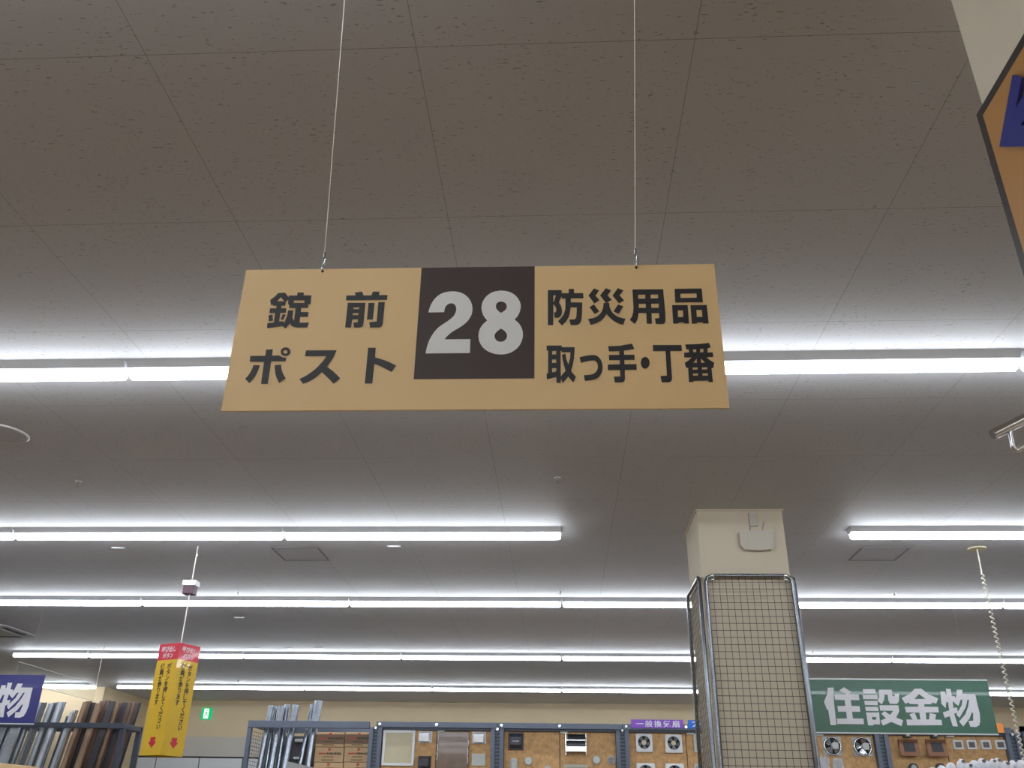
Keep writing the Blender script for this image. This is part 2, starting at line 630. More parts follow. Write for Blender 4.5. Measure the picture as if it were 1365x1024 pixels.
def glyph(fn, reg, data, shift=(0, 0)):
    x0, y0, x1, y1, wpx = reg
    k = (x1 - x0) / wpx
    return [[[fn(x0 + x * k + shift[0], y0 + y * k + shift[1]) for x, y in loop] for loop in g] for g in data]


def ell(cx, cy, rx, ry, n=26):
    return [(cx + rx * math.cos(2 * math.pi * i / n), cy + ry * math.sin(2 * math.pi * i / n)) for i in range(n)]


def smooth(loop, it=1, keep=50):
    """rounds the gentle bends of an outline and keeps its sharp corners"""
    for _ in range(it):
        n = len(loop)
        out = []
        for i in range(n):
            a, b, c = Vector(loop[i - 1]), Vector(loop[i]), Vector(loop[(i + 1) % n])
            u, v = (b - a), (c - b)
            ang = math.degrees(u.angle(v)) if u.length > 1e-6 and v.length > 1e-6 else 0
            if ang < keep and ang > 3:
                out.append(tuple(b - u * 0.25)); out.append(tuple(b + v * 0.25))
            else:
                out.append(tuple(b))
        loop = out
    return loop


G = {}
G['jo'] = ((350, 380, 420, 450, 1024), [
    [[(305, 160), (440, 152), (508, 238), (515, 208), (675, 208), (682, 150), (805, 150), (802, 205), (955, 205), (935, 378), (895, 378), (885, 445), (755, 445), (748, 530), (900, 530), (885, 625), (735, 625), (722, 738), (910, 735), (875, 830), (680, 832), (620, 825), (570, 800), (530, 755), (450, 855), (395, 805), (90, 845), (92, 748), (220, 735), (245, 550), (135, 550), (145, 458), (268, 458), (272, 408), (210, 408), (200, 385), (165, 398), (150, 298), (255, 215)],
     [(355, 240), (425, 320), (290, 320)], [(615, 300), (820, 300), (815, 352), (612, 352)],
     [(490, 296), (455, 335), (445, 405), (370, 408), (365, 458), (465, 458), (460, 545), (348, 550), (325, 715), (410, 712), (425, 740), (480, 600), (500, 495), (600, 497), (585, 650), (615, 695), (645, 455), (520, 450), (520, 390), (498, 380), (503, 300)]],
    [[(395, 575), (455, 580), (405, 685), (355, 670)]], [[(120, 595), (195, 580), (205, 700), (120, 712)]]])
G['mae'] = ((455, 380, 525, 450, 1024), [
    [[(262, 152), (405, 130), (435, 205), (585, 205), (618, 132), (752, 135), (730, 200), (902, 198), (890, 292), (90, 302), (100, 208), (280, 205)]],
    [[(128, 350), (472, 350), (435, 740), (425, 790), (400, 820), (360, 832), (248, 832), (238, 735), (318, 728), (325, 672), (215, 675), (190, 832), (75, 832)], [(240, 440), (352, 440), (348, 475), (236, 475)], [(226, 552), (335, 552), (332, 590), (222, 590)]],
    [[(530, 352), (650, 352), (615, 678), (500, 678)]],
    [[(722, 335), (850, 335), (812, 740), (800, 790), (775, 820), (735, 830), (560, 832), (545, 728), (690, 715)]]])
G['po'] = ((320, 455, 400, 525, 1170), [
    [[(510, 165), (642, 162), (625, 282), (770, 278), (800, 298), (840, 318), (905, 325), (890, 392), (608, 392), (542, 832), (410, 835), (470, 402), (190, 402), (203, 288), (492, 285)]],
    [[(265, 468), (388, 470), (365, 550), (320, 650), (260, 745), (185, 822), (100, 735), (165, 665), (215, 590), (245, 520)]],
    [[(675, 468), (803, 458), (808, 540), (828, 610), (855, 670), (888, 725), (765, 818), (725, 745), (695, 665), (680, 570)]],
    [ell(888, 208, 95, 86), ell(888, 210, 40, 34)]])
G['su'] = ((390, 455, 470, 525, 1170), [
    [[(262, 180), (862, 178), (830, 255), (770, 365), (672, 500), (800, 590), (930, 725), (802, 832), (690, 715), (572, 605), (480, 690), (390, 755), (300, 800), (205, 832), (135, 738), (250, 685), (370, 605), (480, 515), (570, 415), (630, 345), (662, 292), (245, 295)]]])
G['to'] = ((470, 455, 550, 525, 1170), [
    [[(305, 130), (452, 130), (437, 318), (560, 350), (700, 400), (850, 475), (762, 602), (640, 535), (520, 475), (425, 445), (385, 825), (238, 825)]]])
G['two'] = ((560, 380, 640, 480, 819), [
    [[(115, 378), (125, 330), (150, 265), (195, 195), (260, 135), (335, 102), (430, 88), (520, 95), (600, 125), (665, 180), (705, 250), (718, 330), (705, 410), (665, 480), (610, 535), (540, 585), (470, 622), (410, 665), (365, 705), (335, 745), (687, 742), (680, 932), (75, 938), (90, 860), (115, 780), (155, 700), (215, 615), (275, 562), (350, 515), (420, 465), (470, 415), (495, 350), (492, 300), (472, 268), (440, 252), (400, 255), (360, 280), (340, 315), (328, 375)]]])
G['eight'] = ((625, 380, 705, 480, 819), [
    [[(440, 78), (530, 88), (610, 122), (670, 180), (705, 250), (710, 300), (700, 360), (670, 425), (625, 475), (680, 520), (725, 590), (742, 680), (725, 770), (680, 850), (600, 915), (510, 948), (420, 953), (330, 940), (240, 900), (175, 840), (138, 765), (128, 690), (145, 610), (185, 545), (250, 487), (200, 430), (172, 340), (172, 290), (190, 225), (230, 165), (290, 115), (360, 88)],
     [(440, 228), (485, 238), (515, 270), (520, 310), (500, 345), (440, 385), (390, 350), (368, 310), (370, 270), (395, 238)],
     [(438, 597), (490, 630), (520, 670), (522, 715), (500, 755), (460, 778), (410, 778), (370, 755), (350, 715), (352, 675), (385, 635)]]])
G['bou'] = ((725, 380, 785, 440, 1024), [
    [[(90, 120), (402, 118), (408, 190), (565, 190), (565, 92), (685, 92), (685, 187), (893, 187), (900, 302), (612, 305), (612, 398), (872, 400), (868, 640), (860, 760), (840, 840), (800, 890), (750, 912), (610, 915), (578, 790), (690, 785), (725, 765), (740, 710), (750, 512), (610, 510), (590, 640), (560, 745), (500, 840), (412, 925), (320, 828), (400, 745), (455, 660), (485, 560), (490, 450), (488, 310), (412, 308), (398, 265), (345, 400), (390, 480), (412, 570), (410, 650), (385, 710), (340, 745), (245, 748), (238, 655), (212, 640), (210, 915), (90, 915)],
     [(214, 238), (274, 238), (240, 350), (214, 400)], [(214, 445), (245, 470), (280, 530), (285, 580), (265, 625), (214, 630)]]])
G['sai'] = ((780, 380, 840, 440, 1024), [
    [[(200, 80), (318, 125), (235, 245), (325, 350), (212, 425), (75, 245)]],
    [[(472, 75), (590, 125), (510, 240), (608, 345), (545, 375), (500, 410), (548, 412), (550, 480), (575, 560), (625, 640), (700, 705), (790, 745), (918, 772), (865, 908), (770, 885), (660, 830), (570, 755), (485, 660), (430, 755), (340, 830), (240, 880), (125, 910), (65, 775), (180, 760), (280, 715), (350, 650), (395, 570), (412, 490), (415, 415), (470, 410), (340, 240)]],
    [[(742, 75), (872, 125), (780, 240), (885, 350), (772, 425), (622, 245)]],
    [[(200, 445), (322, 605), (215, 665), (98, 505)]], [[(748, 445), (868, 490), (762, 660), (645, 605)]]])
G['you'] = ((835, 380, 895, 440, 1024), [
    [[(135, 105), (835, 98), (885, 640), (888, 800), (880, 850), (860, 880), (820, 892), (670, 890), (645, 765), (745, 755), (745, 640), (572, 640), (580, 885), (462, 885), (450, 640), (275, 640), (270, 710), (245, 800), (190, 892), (75, 798), (125, 720), (150, 640), (160, 520)],
     [(265, 222), (428, 220), (425, 315), (270, 315)], [(550, 218), (718, 216), (718, 305), (552, 308)], [(278, 430), (440, 430), (440, 522), (285, 522)], [(562, 428), (735, 426), (735, 520), (568, 522)]]])
G['hin'] = ((890, 380, 950, 440, 1024), [
    [[(155, 90), (775, 82), (800, 395), (172, 402)], [(288, 200), (655, 192), (660, 292), (292, 298)]],
    [[(98, 460), (455, 458), (485, 880), (368, 880), (362, 855), (248, 858), (245, 882), (125, 884)], [(228, 580), (345, 578), (352, 732), (238, 735)]],
    [[(515, 462), (890, 458), (932, 880), (805, 880), (800, 853), (670, 855), (665, 882), (550, 884)], [(650, 572), (780, 570), (788, 728), (662, 730)]]])
G['tori'] = ((720, 453, 780, 513, 1024), [
    [[(145, 135), (492, 135), (492, 172), (785, 172), (780, 290), (770, 430), (745, 570), (705, 715), (745, 770), (815, 845), (755, 975), (690, 905), (640, 840), (600, 890), (515, 985), (472, 900), (468, 985), (372, 985), (370, 850), (155, 905), (145, 770), (180, 770), (185, 252), (150, 252)],
     [(465, 255), (492, 262), (495, 290), (690, 288), (680, 430), (642, 565), (600, 450), (575, 318), (495, 345), (510, 450), (540, 580), (578, 710), (470, 835)],
     [(272, 258), (368, 256), (362, 335), (272, 340)], [(272, 455), (365, 452), (365, 528), (272, 530)], [(272, 650), (368, 648), (362, 725), (272, 745)]]])
G['tsu'] = ((765, 453, 825, 513, 1024), [
    [[(128, 402), (290, 362), (450, 345), (540, 372), (610, 450), (645, 540), (655, 630), (640, 740), (590, 830), (510, 890), (400, 925), (250, 938), (225, 810), (380, 800), (470, 770), (530, 700), (550, 610), (530, 530), (490, 480), (430, 470), (300, 492), (158, 530)]]])
G['te'] = ((805, 453, 865, 513, 1024), [
    [[(95, 148), (350, 140), (640, 92), (690, 212), (455, 250), (458, 345), (695, 343), (698, 460), (465, 465), (468, 560), (742, 558), (745, 685), (475, 688), (478, 880), (470, 930), (440, 968), (400, 972), (248, 975), (228, 842), (372, 838), (370, 690), (90, 692), (88, 568), (362, 562), (360, 468), (118, 468), (112, 348), (352, 345), (350, 260), (115, 268)]]])
G['dot'] = ((855, 453, 955, 513, 1365), [[ell(68, 422, 81, 108)]])
G['chou'] = ((855, 453, 955, 513, 1365), [
    [[(205, 98), (728, 98), (738, 205), (522, 205), (555, 680), (552, 730), (535, 760), (505, 775), (370, 777), (345, 662), (462, 655), (438, 205), (212, 210)]]])
G['ban'] = ((855, 453, 955, 513, 1365), [
    [[(795, 88), (940, 85), (1100, 75), (1228, 60), (1262, 140), (1205, 158), (1200, 235), (1298, 232), (1308, 315), (1185, 322), (1240, 370), (1325, 420), (1308, 515), (1275, 520), (1300, 770), (1222, 772), (1218, 745), (945, 750), (940, 772), (865, 772), (848, 512), (815, 515), (785, 425), (860, 375), (915, 325), (778, 325), (775, 238), (868, 232), (860, 178), (815, 178)],
     [(932, 178), (998, 178), (995, 228), (948, 232)], [(1065, 168), (1132, 165), (1125, 230), (1070, 232)], [(1005, 340), (1010, 422), (945, 422)], [(1078, 340), (1155, 418), (1088, 420)],
     [(930, 508), (1022, 506), (1022, 545), (932, 546)], [(1098, 506), (1198, 504), (1198, 542), (1102, 544)], [(935, 616), (1030, 615), (1030, 656), (938, 657)], [(1108, 615), (1208, 613), (1210, 655), (1112, 656)]]])
G['juu'] = ((1060, 890, 1210, 990, 1365), [
    [[(395, 245), (465, 243), (470, 420), (500, 698), (430, 698), (400, 510), (385, 512), (350, 415), (385, 330)]],
    [[(590, 240), (685, 300), (655, 322), (770, 325), (780, 395), (672, 395), (682, 465), (780, 468), (790, 537), (690, 537), (700, 618), (828, 620), (835, 688), (510, 685), (505, 620), (628, 618), (618, 537), (522, 535), (512, 468), (608, 465), (600, 395), (482, 390), (475, 325), (620, 324), (535, 278)]]])
G['setsu'] = ((1060, 890, 1210, 990, 1365), [
    [[(820, 262), (970, 262), (978, 315), (825, 317)]], [[(820, 332), (998, 332), (1002, 385), (825, 383)]], [[(838, 405), (998, 405), (1003, 458), (845, 455)]], [[(848, 477), (1005, 477), (1012, 528), (858, 527)]],
    [[(860, 545), (1018, 545), (1030, 690), (950, 690), (948, 702), (885, 702)], [(930, 600), (980, 600), (985, 632), (937, 635)]],
    [[(1015, 268), (1172, 270), (1180, 350), (1205, 345), (1205, 312), (1262, 318), (1258, 410), (1235, 440), (1150, 440), (1130, 400), (1122, 330), (1085, 328), (1080, 390), (1050, 448), (1000, 405), (1018, 360)]],
    [[(1022, 458), (1250, 458), (1262, 530), (1225, 608), (1308, 640), (1290, 712), (1165, 660), (1065, 705), (1035, 645), (1100, 615), (1045, 560), (1085, 530), (1150, 575), (1190, 525), (1030, 522)]]])
G['kin'] = ((1200, 890, 1350, 990, 1365), [
    [[(175, 258), (255, 256), (345, 325), (460, 375), (438, 438), (385, 425), (380, 445), (292, 445), (292, 475), (460, 478), (468, 545), (308, 547), (318, 632), (350, 630), (358, 552), (435, 570), (425, 632), (500, 635), (510, 700), (85, 702), (75, 632), (150, 632), (112, 568), (175, 548), (208, 630), (245, 632), (232, 547), (72, 545), (55, 478), (220, 475), (218, 445), (115, 442), (108, 425), (60, 438), (18, 370), (110, 325)], [(228, 322), (305, 380), (172, 382)]]])
G['mono'] = ((1200, 890, 1350, 990, 1365), [
    [[(485, 292), (540, 290), (552, 325), (565, 325), (552, 258), (612, 260), (625, 345), (665, 350), (672, 410), (635, 415), (645, 490), (690, 485), (700, 545), (655, 560), (700, 715), (638, 712), (600, 590), (540, 610), (518, 545), (595, 520), (580, 420), (560, 420), (550, 492), (500, 440)]],
    [[(685, 268), (755, 270), (755, 320), (910, 322), (930, 420), (965, 560), (970, 650), (960, 700), (920, 722), (850, 718), (828, 650), (885, 645), (885, 560), (870, 540), (840, 620), (765, 715), (715, 655), (790, 570), (825, 470), (835, 390), (815, 390), (795, 480), (720, 610), (680, 570), (745, 460), (755, 390), (735, 388), (705, 465), (648, 420), (680, 350)]]])
ROUND = ('po', 'su', 'to', 'two', 'eight', 'tsu', 'sai')


def glyph_mesh(key, fn):
    reg, data = G[key]
    if key in ROUND:
        data = [[smooth(l, 2, 40) for l in g] for g in data]
    return MB().fill(glyph(fn, reg, data), axis=-SN if fn is on_sign else (0, 1, 0))


sign = thing('hanging_sign', 'tan hanging aisle sign with black Japanese lettering and the number 28', 'sign', SA + SX * SW / 2 - Vector((0, 0, SHT)))
bd = MB()
t_ = 0.004


def sp_(u, z, d):
    return SA + SX * u + Vector((0, 0, -z)) - SN * d


bd.add([sp_(0, 0, 0), sp_(SW, 0, 0), sp_(SW, SHT, 0), sp_(0, SHT, 0), sp_(0, 0, t_), sp_(SW, 0, t_), sp_(SW, SHT, t_), sp_(0, SHT, t_)],
       [(0, 3, 2, 1), (4, 5, 6, 7), (0, 1, 5, 4), (1, 2, 6, 5), (2, 3, 7, 6), (3, 0, 4, 7)])
bd.build('board', 'tan', sign)
np_ = MB()
np_.add([sp_(0.3427, 0.0003, -.0004), sp_(0.5600, 0.0003, -.0004), sp_(0.5600, 0.2402, -.0004), sp_(0.3427, 0.2402, -.0004)], [(0, 3, 2, 1)])
np_.build('number_panel', 'brown', sign, label='dark brown square behind the number')
for k in ('two', 'eight'):
    glyph_mesh(k, lambda a, b: on_sign(a, b, 0.0009)).build('digit', 'digit', sign, label='large white digit')
for k in ('jo', 'mae', 'po', 'su', 'to', 'bou', 'sai', 'you', 'hin', 'tori', 'tsu', 'te', 'dot', 'chou', 'ban'):
    glyph_mesh(k, on_sign).build('character', 'ink', sign)
for q in ((430, 362), (848, 357)):
    c = on_sign(*q, off=0.0007)
    MB().add([c + SX * (0.0028 * math.cos(a)) + Vector((0, 0, 0.0028 * math.sin(a))) for a in [2 * math.pi * i / 16 for i in range(16)]], [tuple(range(16))]).build('hole', 'black', sign)

for q0, q1, side in (((430, 361), (459, 0), 'left'), ((848, 356), (846, 0), 'right')):
    a = on_sign(*q0, off=0.0)
    k0, k1 = on_sign(q0[0] + (2 if side == 'left' else -1), q0[1] - 18, off=-0.002), on_sign(*q1, off=-0.002)
    d = (k1 - k0)
    top = k0 + d * ((H - k0.z) / d.z)
    wt = thing('hanging_wire', 'thin steel wire holding the %s end of the 28 sign' % side, 'wire', a)
    MB().tube([k0, top], 0.00095, 6).build('cable', 'cable', wt)
    MB().tube([k0 + d.normalized() * (-0.001), k0 + d.normalized() * 0.012], 0.0026, 8).build('crimp', 'steel', wt)
    hk = MB()
    # S hook through the hole and the swivel above it
    z0 = a.z
    pts = [a + SN * 0.004 + Vector((0, 0, -.001)), a + SN * 0.006 + Vector((0, 0, 0.004)), a + SN * 0.004 + Vector((0.001, 0, 0.012)), a + Vector((0.002, 0, 0.018)), a + Vector((0.003, 0, .024)) , k0]
    hk.tube(pts, [0.0014, 0.0016, 0.002, 0.0022, 0.0014, 0.001], 8)
    hk.tube([a - SN * 0.006 + Vector((0, 0, 0.006)), a - SN * .005 + Vector((0, 0, -.001)), a + SN * 0.004 + Vector((0, 0, -.001))], 0.0013, 6)
    hk.build('hook', 'steel', wt)
    MB().vdisc((top.x, top.y), 0.012, H - 0.006, H, 16).build('ceiling_plate', 'white', wt)

# ---------------------------------------------------------------- near pillar board and arm
bx = PX0 - 0.028
pc = PX(1300.6, 153, bx)
yb, zt = pc.y, pc.z
ya, zbt = 0.86, zt - 0.62
pb = thing('pillar_board', 'tan advertising board with dark border on the near pillar', 'sign', (bx, (ya + yb) / 2, zbt))
MB().box(bx, PX0, ya, yb, zbt, zt, 0.003).build('backing', 'darkborder', pb)
MB().box(bx - 0.001, bx + 0.004, ya + 0.03, yb - 0.03, zbt + 0.03, zt - 0.03).build('face', 'amber', pb)
wl = [(1349.4, 99.8), (1362, 103.6), (1354, 143.5), (1375, 109), (1398, 113), (1402, 195), (1332, 195.8)]
wh = [(1360.3, 167), (1385, 131), (1386, 167)]
fx = bx - 0.012
MB().fill([[[PX(a, b, fx) for a, b in wl], [PX(a, b, fx) for a, b in wh]]], depth=0.010, axis=(1, 0, 0)).build('raised_letter', 'navy', pb, label='dark blue raised letter')

arm_y = 1.50
tip = P(1323, 580, arm_y); a2 = P(1365, 559, arm_y)
dr = (a2 - tip); dr.normalize()
end = tip + dr * ((PX0 - 0.004 - tip.x) / dr.x)
arm = thing('display_hook', 'chrome sloping display hook at the right edge below the pillar board', 'hook', end)
MB().tube([tip, tip + dr * 0.004, end], [0.0085, 0.0095, 0.0095], 14).build('upper_tube', 'chrome', arm)
m0 = P(1346, 573, arm_y); m1 = P(1350.5, 598, arm_y); m2 = P(1356, 601, arm_y)
lo_end = m2 + dr * ((PX0 - 0.004 - m2.x) / dr.x)
MB().tube([m0, m0.lerp(m1, .85), m1.lerp(m2, .45), m2, lo_end], 0.0042, 10).build('lower_rod', 'chrome', arm)
MB().box(PX0 - 0.006, PX0, arm_y - 0.03, arm_y + 0.03, lo_end.z - 0.05, end.z + 0.05, 0.002).build('mounting_plate', 'chrome', arm)

# ---------------------------------------------------------------- far pillar: grid panels and the white box
zg = P(1000, 767, PY0 - 0.06).z
gx0, gx1 = PX0 - 0.03, PX1 + 0.015


def grid_panel(label, axis, a0, a1, c, z0, z1, group):
    """welded wire grid standing on the floor in front of one face of the pillar"""
    mk = (lambda u, z, d=0.0: Vector((u, c + d, z))) if axis == 'x' else (lambda u, z, d=0.0: Vector((c + d, u, z)))
    t = thing('grid_panel', label, 'wire grid', mk((a0 + a1) / 2, 0), group)
    fr = MB()
    r = 0.015
    cr = 0.05
    pts = [mk(a0, 0.0), mk(a0, z1 - cr), mk(a0 + cr * .3, z1 - cr * .3), mk(a0 + cr, z1), mk(a1 - cr, z1), mk(a1 - cr * .3, z1 - cr * .3), mk(a1, z1 - cr), mk(a1, 0.0)]
    fr.tube(pts, r, 10)
    fr.build('frame', 'wiredark', t)
    wv = MB()
    n = max(3, round((a1 - a0) / 0.0515))
    for i in range(1, n):
        u = a0 + (a1 - a0) * i / n
        wv.tube([mk(u, 0.03), mk(u, z1 - 0.012)], 0.0021, 4, cap=False)
    k = 1
    while z1 - 0.052 * k > 0.03:
        wv.tube([mk(a0, z1 - 0.052 * k, -.004), mk(a1, z1 - 0.052 * k, -.004)], 0.0024, 4, cap=False)
        k += 1
    wv.build('wire_grid', 'wire', t)
    for u in (a0 + 0.05, a1 - 0.05):
        cl = MB()
        if axis == 'x':
            cl.tube([mk(u - 0.014, z1 - 0.004, -.012), mk(u + 0.014, z1 - 0.004, -.012)], 0.016, 10)
            cl.tube([mk(u - 0.012, z1 - 0.036, -.012), mk(u + 0.012, z1 - 0.036, -.012)], 0.012, 10)
            cl.build('clamp', 'chrome', t)
    return t


grid_panel('wire grid panel on the front face of the mesh-clad pillar', 'x', PX0 + 0.016, PX1 - 0.002, PY0 - 0.05, 0, zg, 'pillar grid panels')
grid_panel('wire grid panel on the left face of the mesh-clad pillar', 'y', PY0 - 0.03, PY1 - 0.02, PX0 - 0.03, 0, zg, 'pillar grid panels')

grid_panel('wire grid panel on the right face of the mesh-clad pillar', 'y', PY0 - 0.02, PY1 - 0.02, PX1 + 0.022, 0, zg, 'pillar grid panels')

bxl, bxr, bzb, bzt = rect(986, 708, 1032, 734, PY0 - 0.04)
an = thing('wall_antenna', 'beige flat antenna box high on the far pillar', 'antenna', ((bxl + bxr) / 2, PY0, bzb))
cm = MB()
w2 = (bxr - bxl) / 2; cx = (bxl + bxr) / 2
poly = [(cx - w2, bzt - .01), (cx - w2 + .01, bzt), (cx + w2 - .01, bzt), (cx + w2, bzt - .01), (cx + w2 - .004, bzb + .04), (cx + w2 - .03, bzb + .008), (cx, bzb), (cx - w2 + .03, bzb + .008), (cx - w2 + .004, bzb + .04)]
cm.prism(poly, PY0 - 0.05, PY0 - 0.006)
cm.build('casing', 'beigebox', an)
xl, xr, zb_, zt_ = rect(998, 684, 1009, 702, PY0)
MB().box(xl, xr, PY0 - 0.02, PY0, zb_, zt_, 0.004).build('junction_box', 'beigebox', an)
MB().box(cx - .05, cx + .05, PY0 - 0.03, PY0, bzb + .05, bzt - .02).build('bracket', 'beigebox', an)
c1, c2, c3 = P(1001, 700, PY0 - .012), P(1000, 706, PY0 - .012), P(1001, 713, PY0 - .03)
MB().tube([c1, c2, c3], 0.004, 6).build('cable', 'greyvent', an)
c1, c2, c3 = P(1018, 696, PY0 - .006), P(1017, 703, PY0 - .012), P(1016, 712, PY0 - .03)
MB().tube([c1, c2, c3], 0.003, 6).build('cable', 'greyvent', an)

# ---------------------------------------------------------------- call button sign on the left
CY = 7.93
ctr = P(242, 857, CY - .12)
zt_, zb_ = P(216, 861, CY).z, P(190, 1008, CY).z
hw = 0.172
cxs = P(240, 862, CY).x + 0.004
cb = thing('call_sign', 'yellow four-sided hanging call button sign with red top and arrows', 'sign', (cxs, CY, zb_))
zr = zb_ + (zt_ - zb_) * (1 - 0.152)
tw = math.atan2(-cxs, CY) - math.radians(2)
corner = [Vector((cxs + hw * math.sin(a), CY - hw * math.cos(a), 0)) for a in (tw, tw + math.pi / 2, tw + math.pi, tw + 1.5 * math.pi)]


def sleeve(z0, z1, nseg=10, bulge=0.0):
    mb = MB()
    vs, fs = [], []
    zs = [z0 + (z1 - z0) * i / nseg for i in range(nseg + 1)]
    th = 0.004
    for z in zs:
        for c in corner:
            vs.append(Vector((c.x, c.y, z)))
        for c in corner:
            d = (Vector((cxs, CY, 0)) - c).normalized() * th
            vs.append(Vector((c.x + d.x, c.y + d.y, z)))
    for i in range(nseg):
        for k in range(4):
            a, b = i * 8 + k, i * 8 + (k + 1) % 4
            fs.append((a, b, b + 8, a + 8))
            fs.append((b + 4, a + 4, a + 12, b + 12))
    for k in range(4):
        a, b = k, (k + 1) % 4
        fs.append((b, a, a + 4, b + 4))
        o = nseg * 8
        fs.append((o + a, o + b, o + b + 4, o + a + 4))
    return mb.add(vs, fs)


sleeve(zb_, zr).build('yellow_panel', 'yellow', cb)
sleeve(zr, zt_).build('red_header', 'red', cb, label='red header with white lettering')
for c0, c1, nm in ((corner[3], corner[0], 'l'), (corner[0], corner[1], 'r')):
    e = (c1 - c0); wl_ = e.length; e.normalize()
    nrm = Vector((e.y, -e.x, 0))
    o = c0 + nrm * 0.0015

    def at(u, z):
        return Vector((o.x + e.x * u * wl_, o.y + e.y * u * wl_, z))
    hh = zt_ - zr
    tx = MB()
    print_text(tx, '呼び出し', 0.05, at(0.5, zt_ - hh * 0.34), e, (0, 0, 1), 0.02, width=wl_ * 0.7, height=hh * 0.36)
    tx.build('lettering', 'signwhite', cb)
    tx = MB()
    print_text(tx, 'ボタン', 0.05, at(0.5, zt_ - hh * 0.74), e, (0, 0, 1), 0.02, width=wl_ * 0.5, height=hh * 0.32)
    tx.build('lettering', 'signwhite', cb)
    yh = zr - zb_
    line1, line2 = 'ボタンを押してください', '係員が参ります'
    for line, u in ((line1, 0.66), (line2, 0.34)):
        tx = MB()
        ch = yh * 0.064
        for i, chh in enumerate(line):
            print_text(tx, chh, ch * 1.05, at(u, zr - yh * 0.07 - i * ch), e, (0, 0, 1), 0.022)
        tx.build('lettering', 'ink', cb)
    za = zb_ + yh * 0.135
    s_ = 0.05
    ar = [(0.5, -0.75), (1.0, 0), (0.58, 0), (0.58, .8), (-.58, .8), (-.58, 0), (-1.0, 0)]
    ar = [(0, -0.95), (0.95, 0.0), (0.55, 0.0), (0.6, 0.75), (-0.55, 0.75), (-0.55, 0.0), (-0.95, 0.0)]
    MB().fill([[[at(0.5 + x * s_ / wl_, za + z * s_) for x, z in ar]]], axis=-nrm).build('arrow', 'redprint', cb)
wa = Vector((cxs, CY, zt_ - 0.01))
wtop = PZ(264, 728)
cbw = thing('suspension_cord', 'white cord hanging the yellow call sign from the ceiling', 'cord', wa)
MB().tube([wa, wtop], 0.006, 6).build('cord', 'cable', cbw)
MB().box(cxs - hw * .7, cxs + hw * .7, CY - .006, CY + .006, zt_ - 0.016, zt_ - 0.006).build('cross_bar', 'cable', cbw)
kn = wtop.lerp(wa, 0.075)
MB().tube([kn, kn + Vector((0.012, -.002, -.03))], 0.008, 6).build('knot', 'cable', cbw)
q = P(255.5, 775, CY); qb = P(254.5, 793, CY); qm = P(255, 782, CY)
rb = thing('receiver_box', 'small white and maroon receiver box on the call sign cord', 'box', (q.x, CY, qb.z))
MB().box(q.x - .062, q.x + .062, CY - .055, CY + .055, qm.z, q.z, 0.004).build('lid', 'white', rb)
MB().box(q.x - .052, q.x + .048, CY - .045, CY + .045, qb.z, qm.z, 0.003).build('body', 'maroon', rb, label='maroon lower half')

# ---------------------------------------------------------------- green and blue department signs
GY = 8.6
gx_l, gx_r = P(1080, 940, GY).x, P(1323, 942, GY).x
gz_t, gz_b = P(1200, 907, GY).z, P(1200, 977, GY).z
gs = thing('department_sign', 'green hanging sign with white Japanese lettering beside the mesh pillar', 'sign', ((gx_l + gx_r) / 2, GY, gz_b))
gl = P(1077, 906, GY).x; 
MB().box(gx_l, gx_r, GY, GY + 0.003, gz_b, gz_t).build('banner', 'green', gs)
MB().box(gx_l, gx_r, GY - .004, GY + 0.006, gz_b - 0.012, gz_b).box(gx_l, gx_r, GY - .004, GY + 0.006, gz_t, gz_t + .012).build('edge_rail', 'acryledge', gs)
for k in ('juu', 'setsu', 'kin', 'mono'):
    glyph_mesh(k, on_plane_y(GY - 0.0012)).build('character', 'signwhite', gs)
for u in (0.1, 0.9):
    x = gx_l + (gx_r - gx_l) * u
    single('hanging_wire', MB().tube([(x, GY + .001, gz_t + .01), (x, GY + .001, H)], 0.0004, 5), 'cable', 'thin wire holding the %s end of the green sign' % ('left' if u < .5 else 'right'), 'wire')

BY = 9.3
bx_r = P(53, 932, BY).x
bz_t, bz_b = P(61, 900, BY).z, P(45, 964.5, BY).z
bs = thing('department_sign', 'dark blue hanging sign with a white character at the left edge', 'sign', (bx_r - .9, BY, bz_b))
MB().box(bx_r - 1.8, bx_r, BY, BY + 0.003, bz_b, bz_t).build('banner', 'blue', bs)
MB().box(bx_r - 1.8, bx_r, BY - .004, BY + 0.006, bz_b - 0.012, bz_b).build('edge_rail', 'acryledge', bs)
pa, pb2 = P(0, 910, BY), P(44, 916, BY)
kmw = MB().fill(glyph(on_plane_y(GY), *G['mono']))
lo = Vector([min(v[i] for v in kmw.v) for i in range(3)]); hi = Vector([max(v[i] for v in kmw.v) for i in range(3)])
tz1, tz0 = P(30, 910.5, BY).z, P(20, 957, BY).z
tx1 = P(43.5, 920, BY).x; tx0 = P(-5, 935, BY).x
kmw.v = [Vector((tx0 + (v.x - lo.x) / (hi.x - lo.x) * (tx1 - tx0), BY - .0012, tz0 + (v.z - lo.z) / (hi.z - lo.z) * (tz1 - tz0))) for v in kmw.v]
kmw.build('character', 'signwhite', bs)
for u in (0.2, 1.7):
    single('hanging_wire', MB().tube([(bx_r - u, BY + .001, bz_t - .01), (bx_r - u, BY + .001, H)], 0.0004, 5), 'cable',
           'thin wire holding the %s of the dark blue sign' % ('right part' if u < 1 else 'far left part outside the frame'), 'wire')

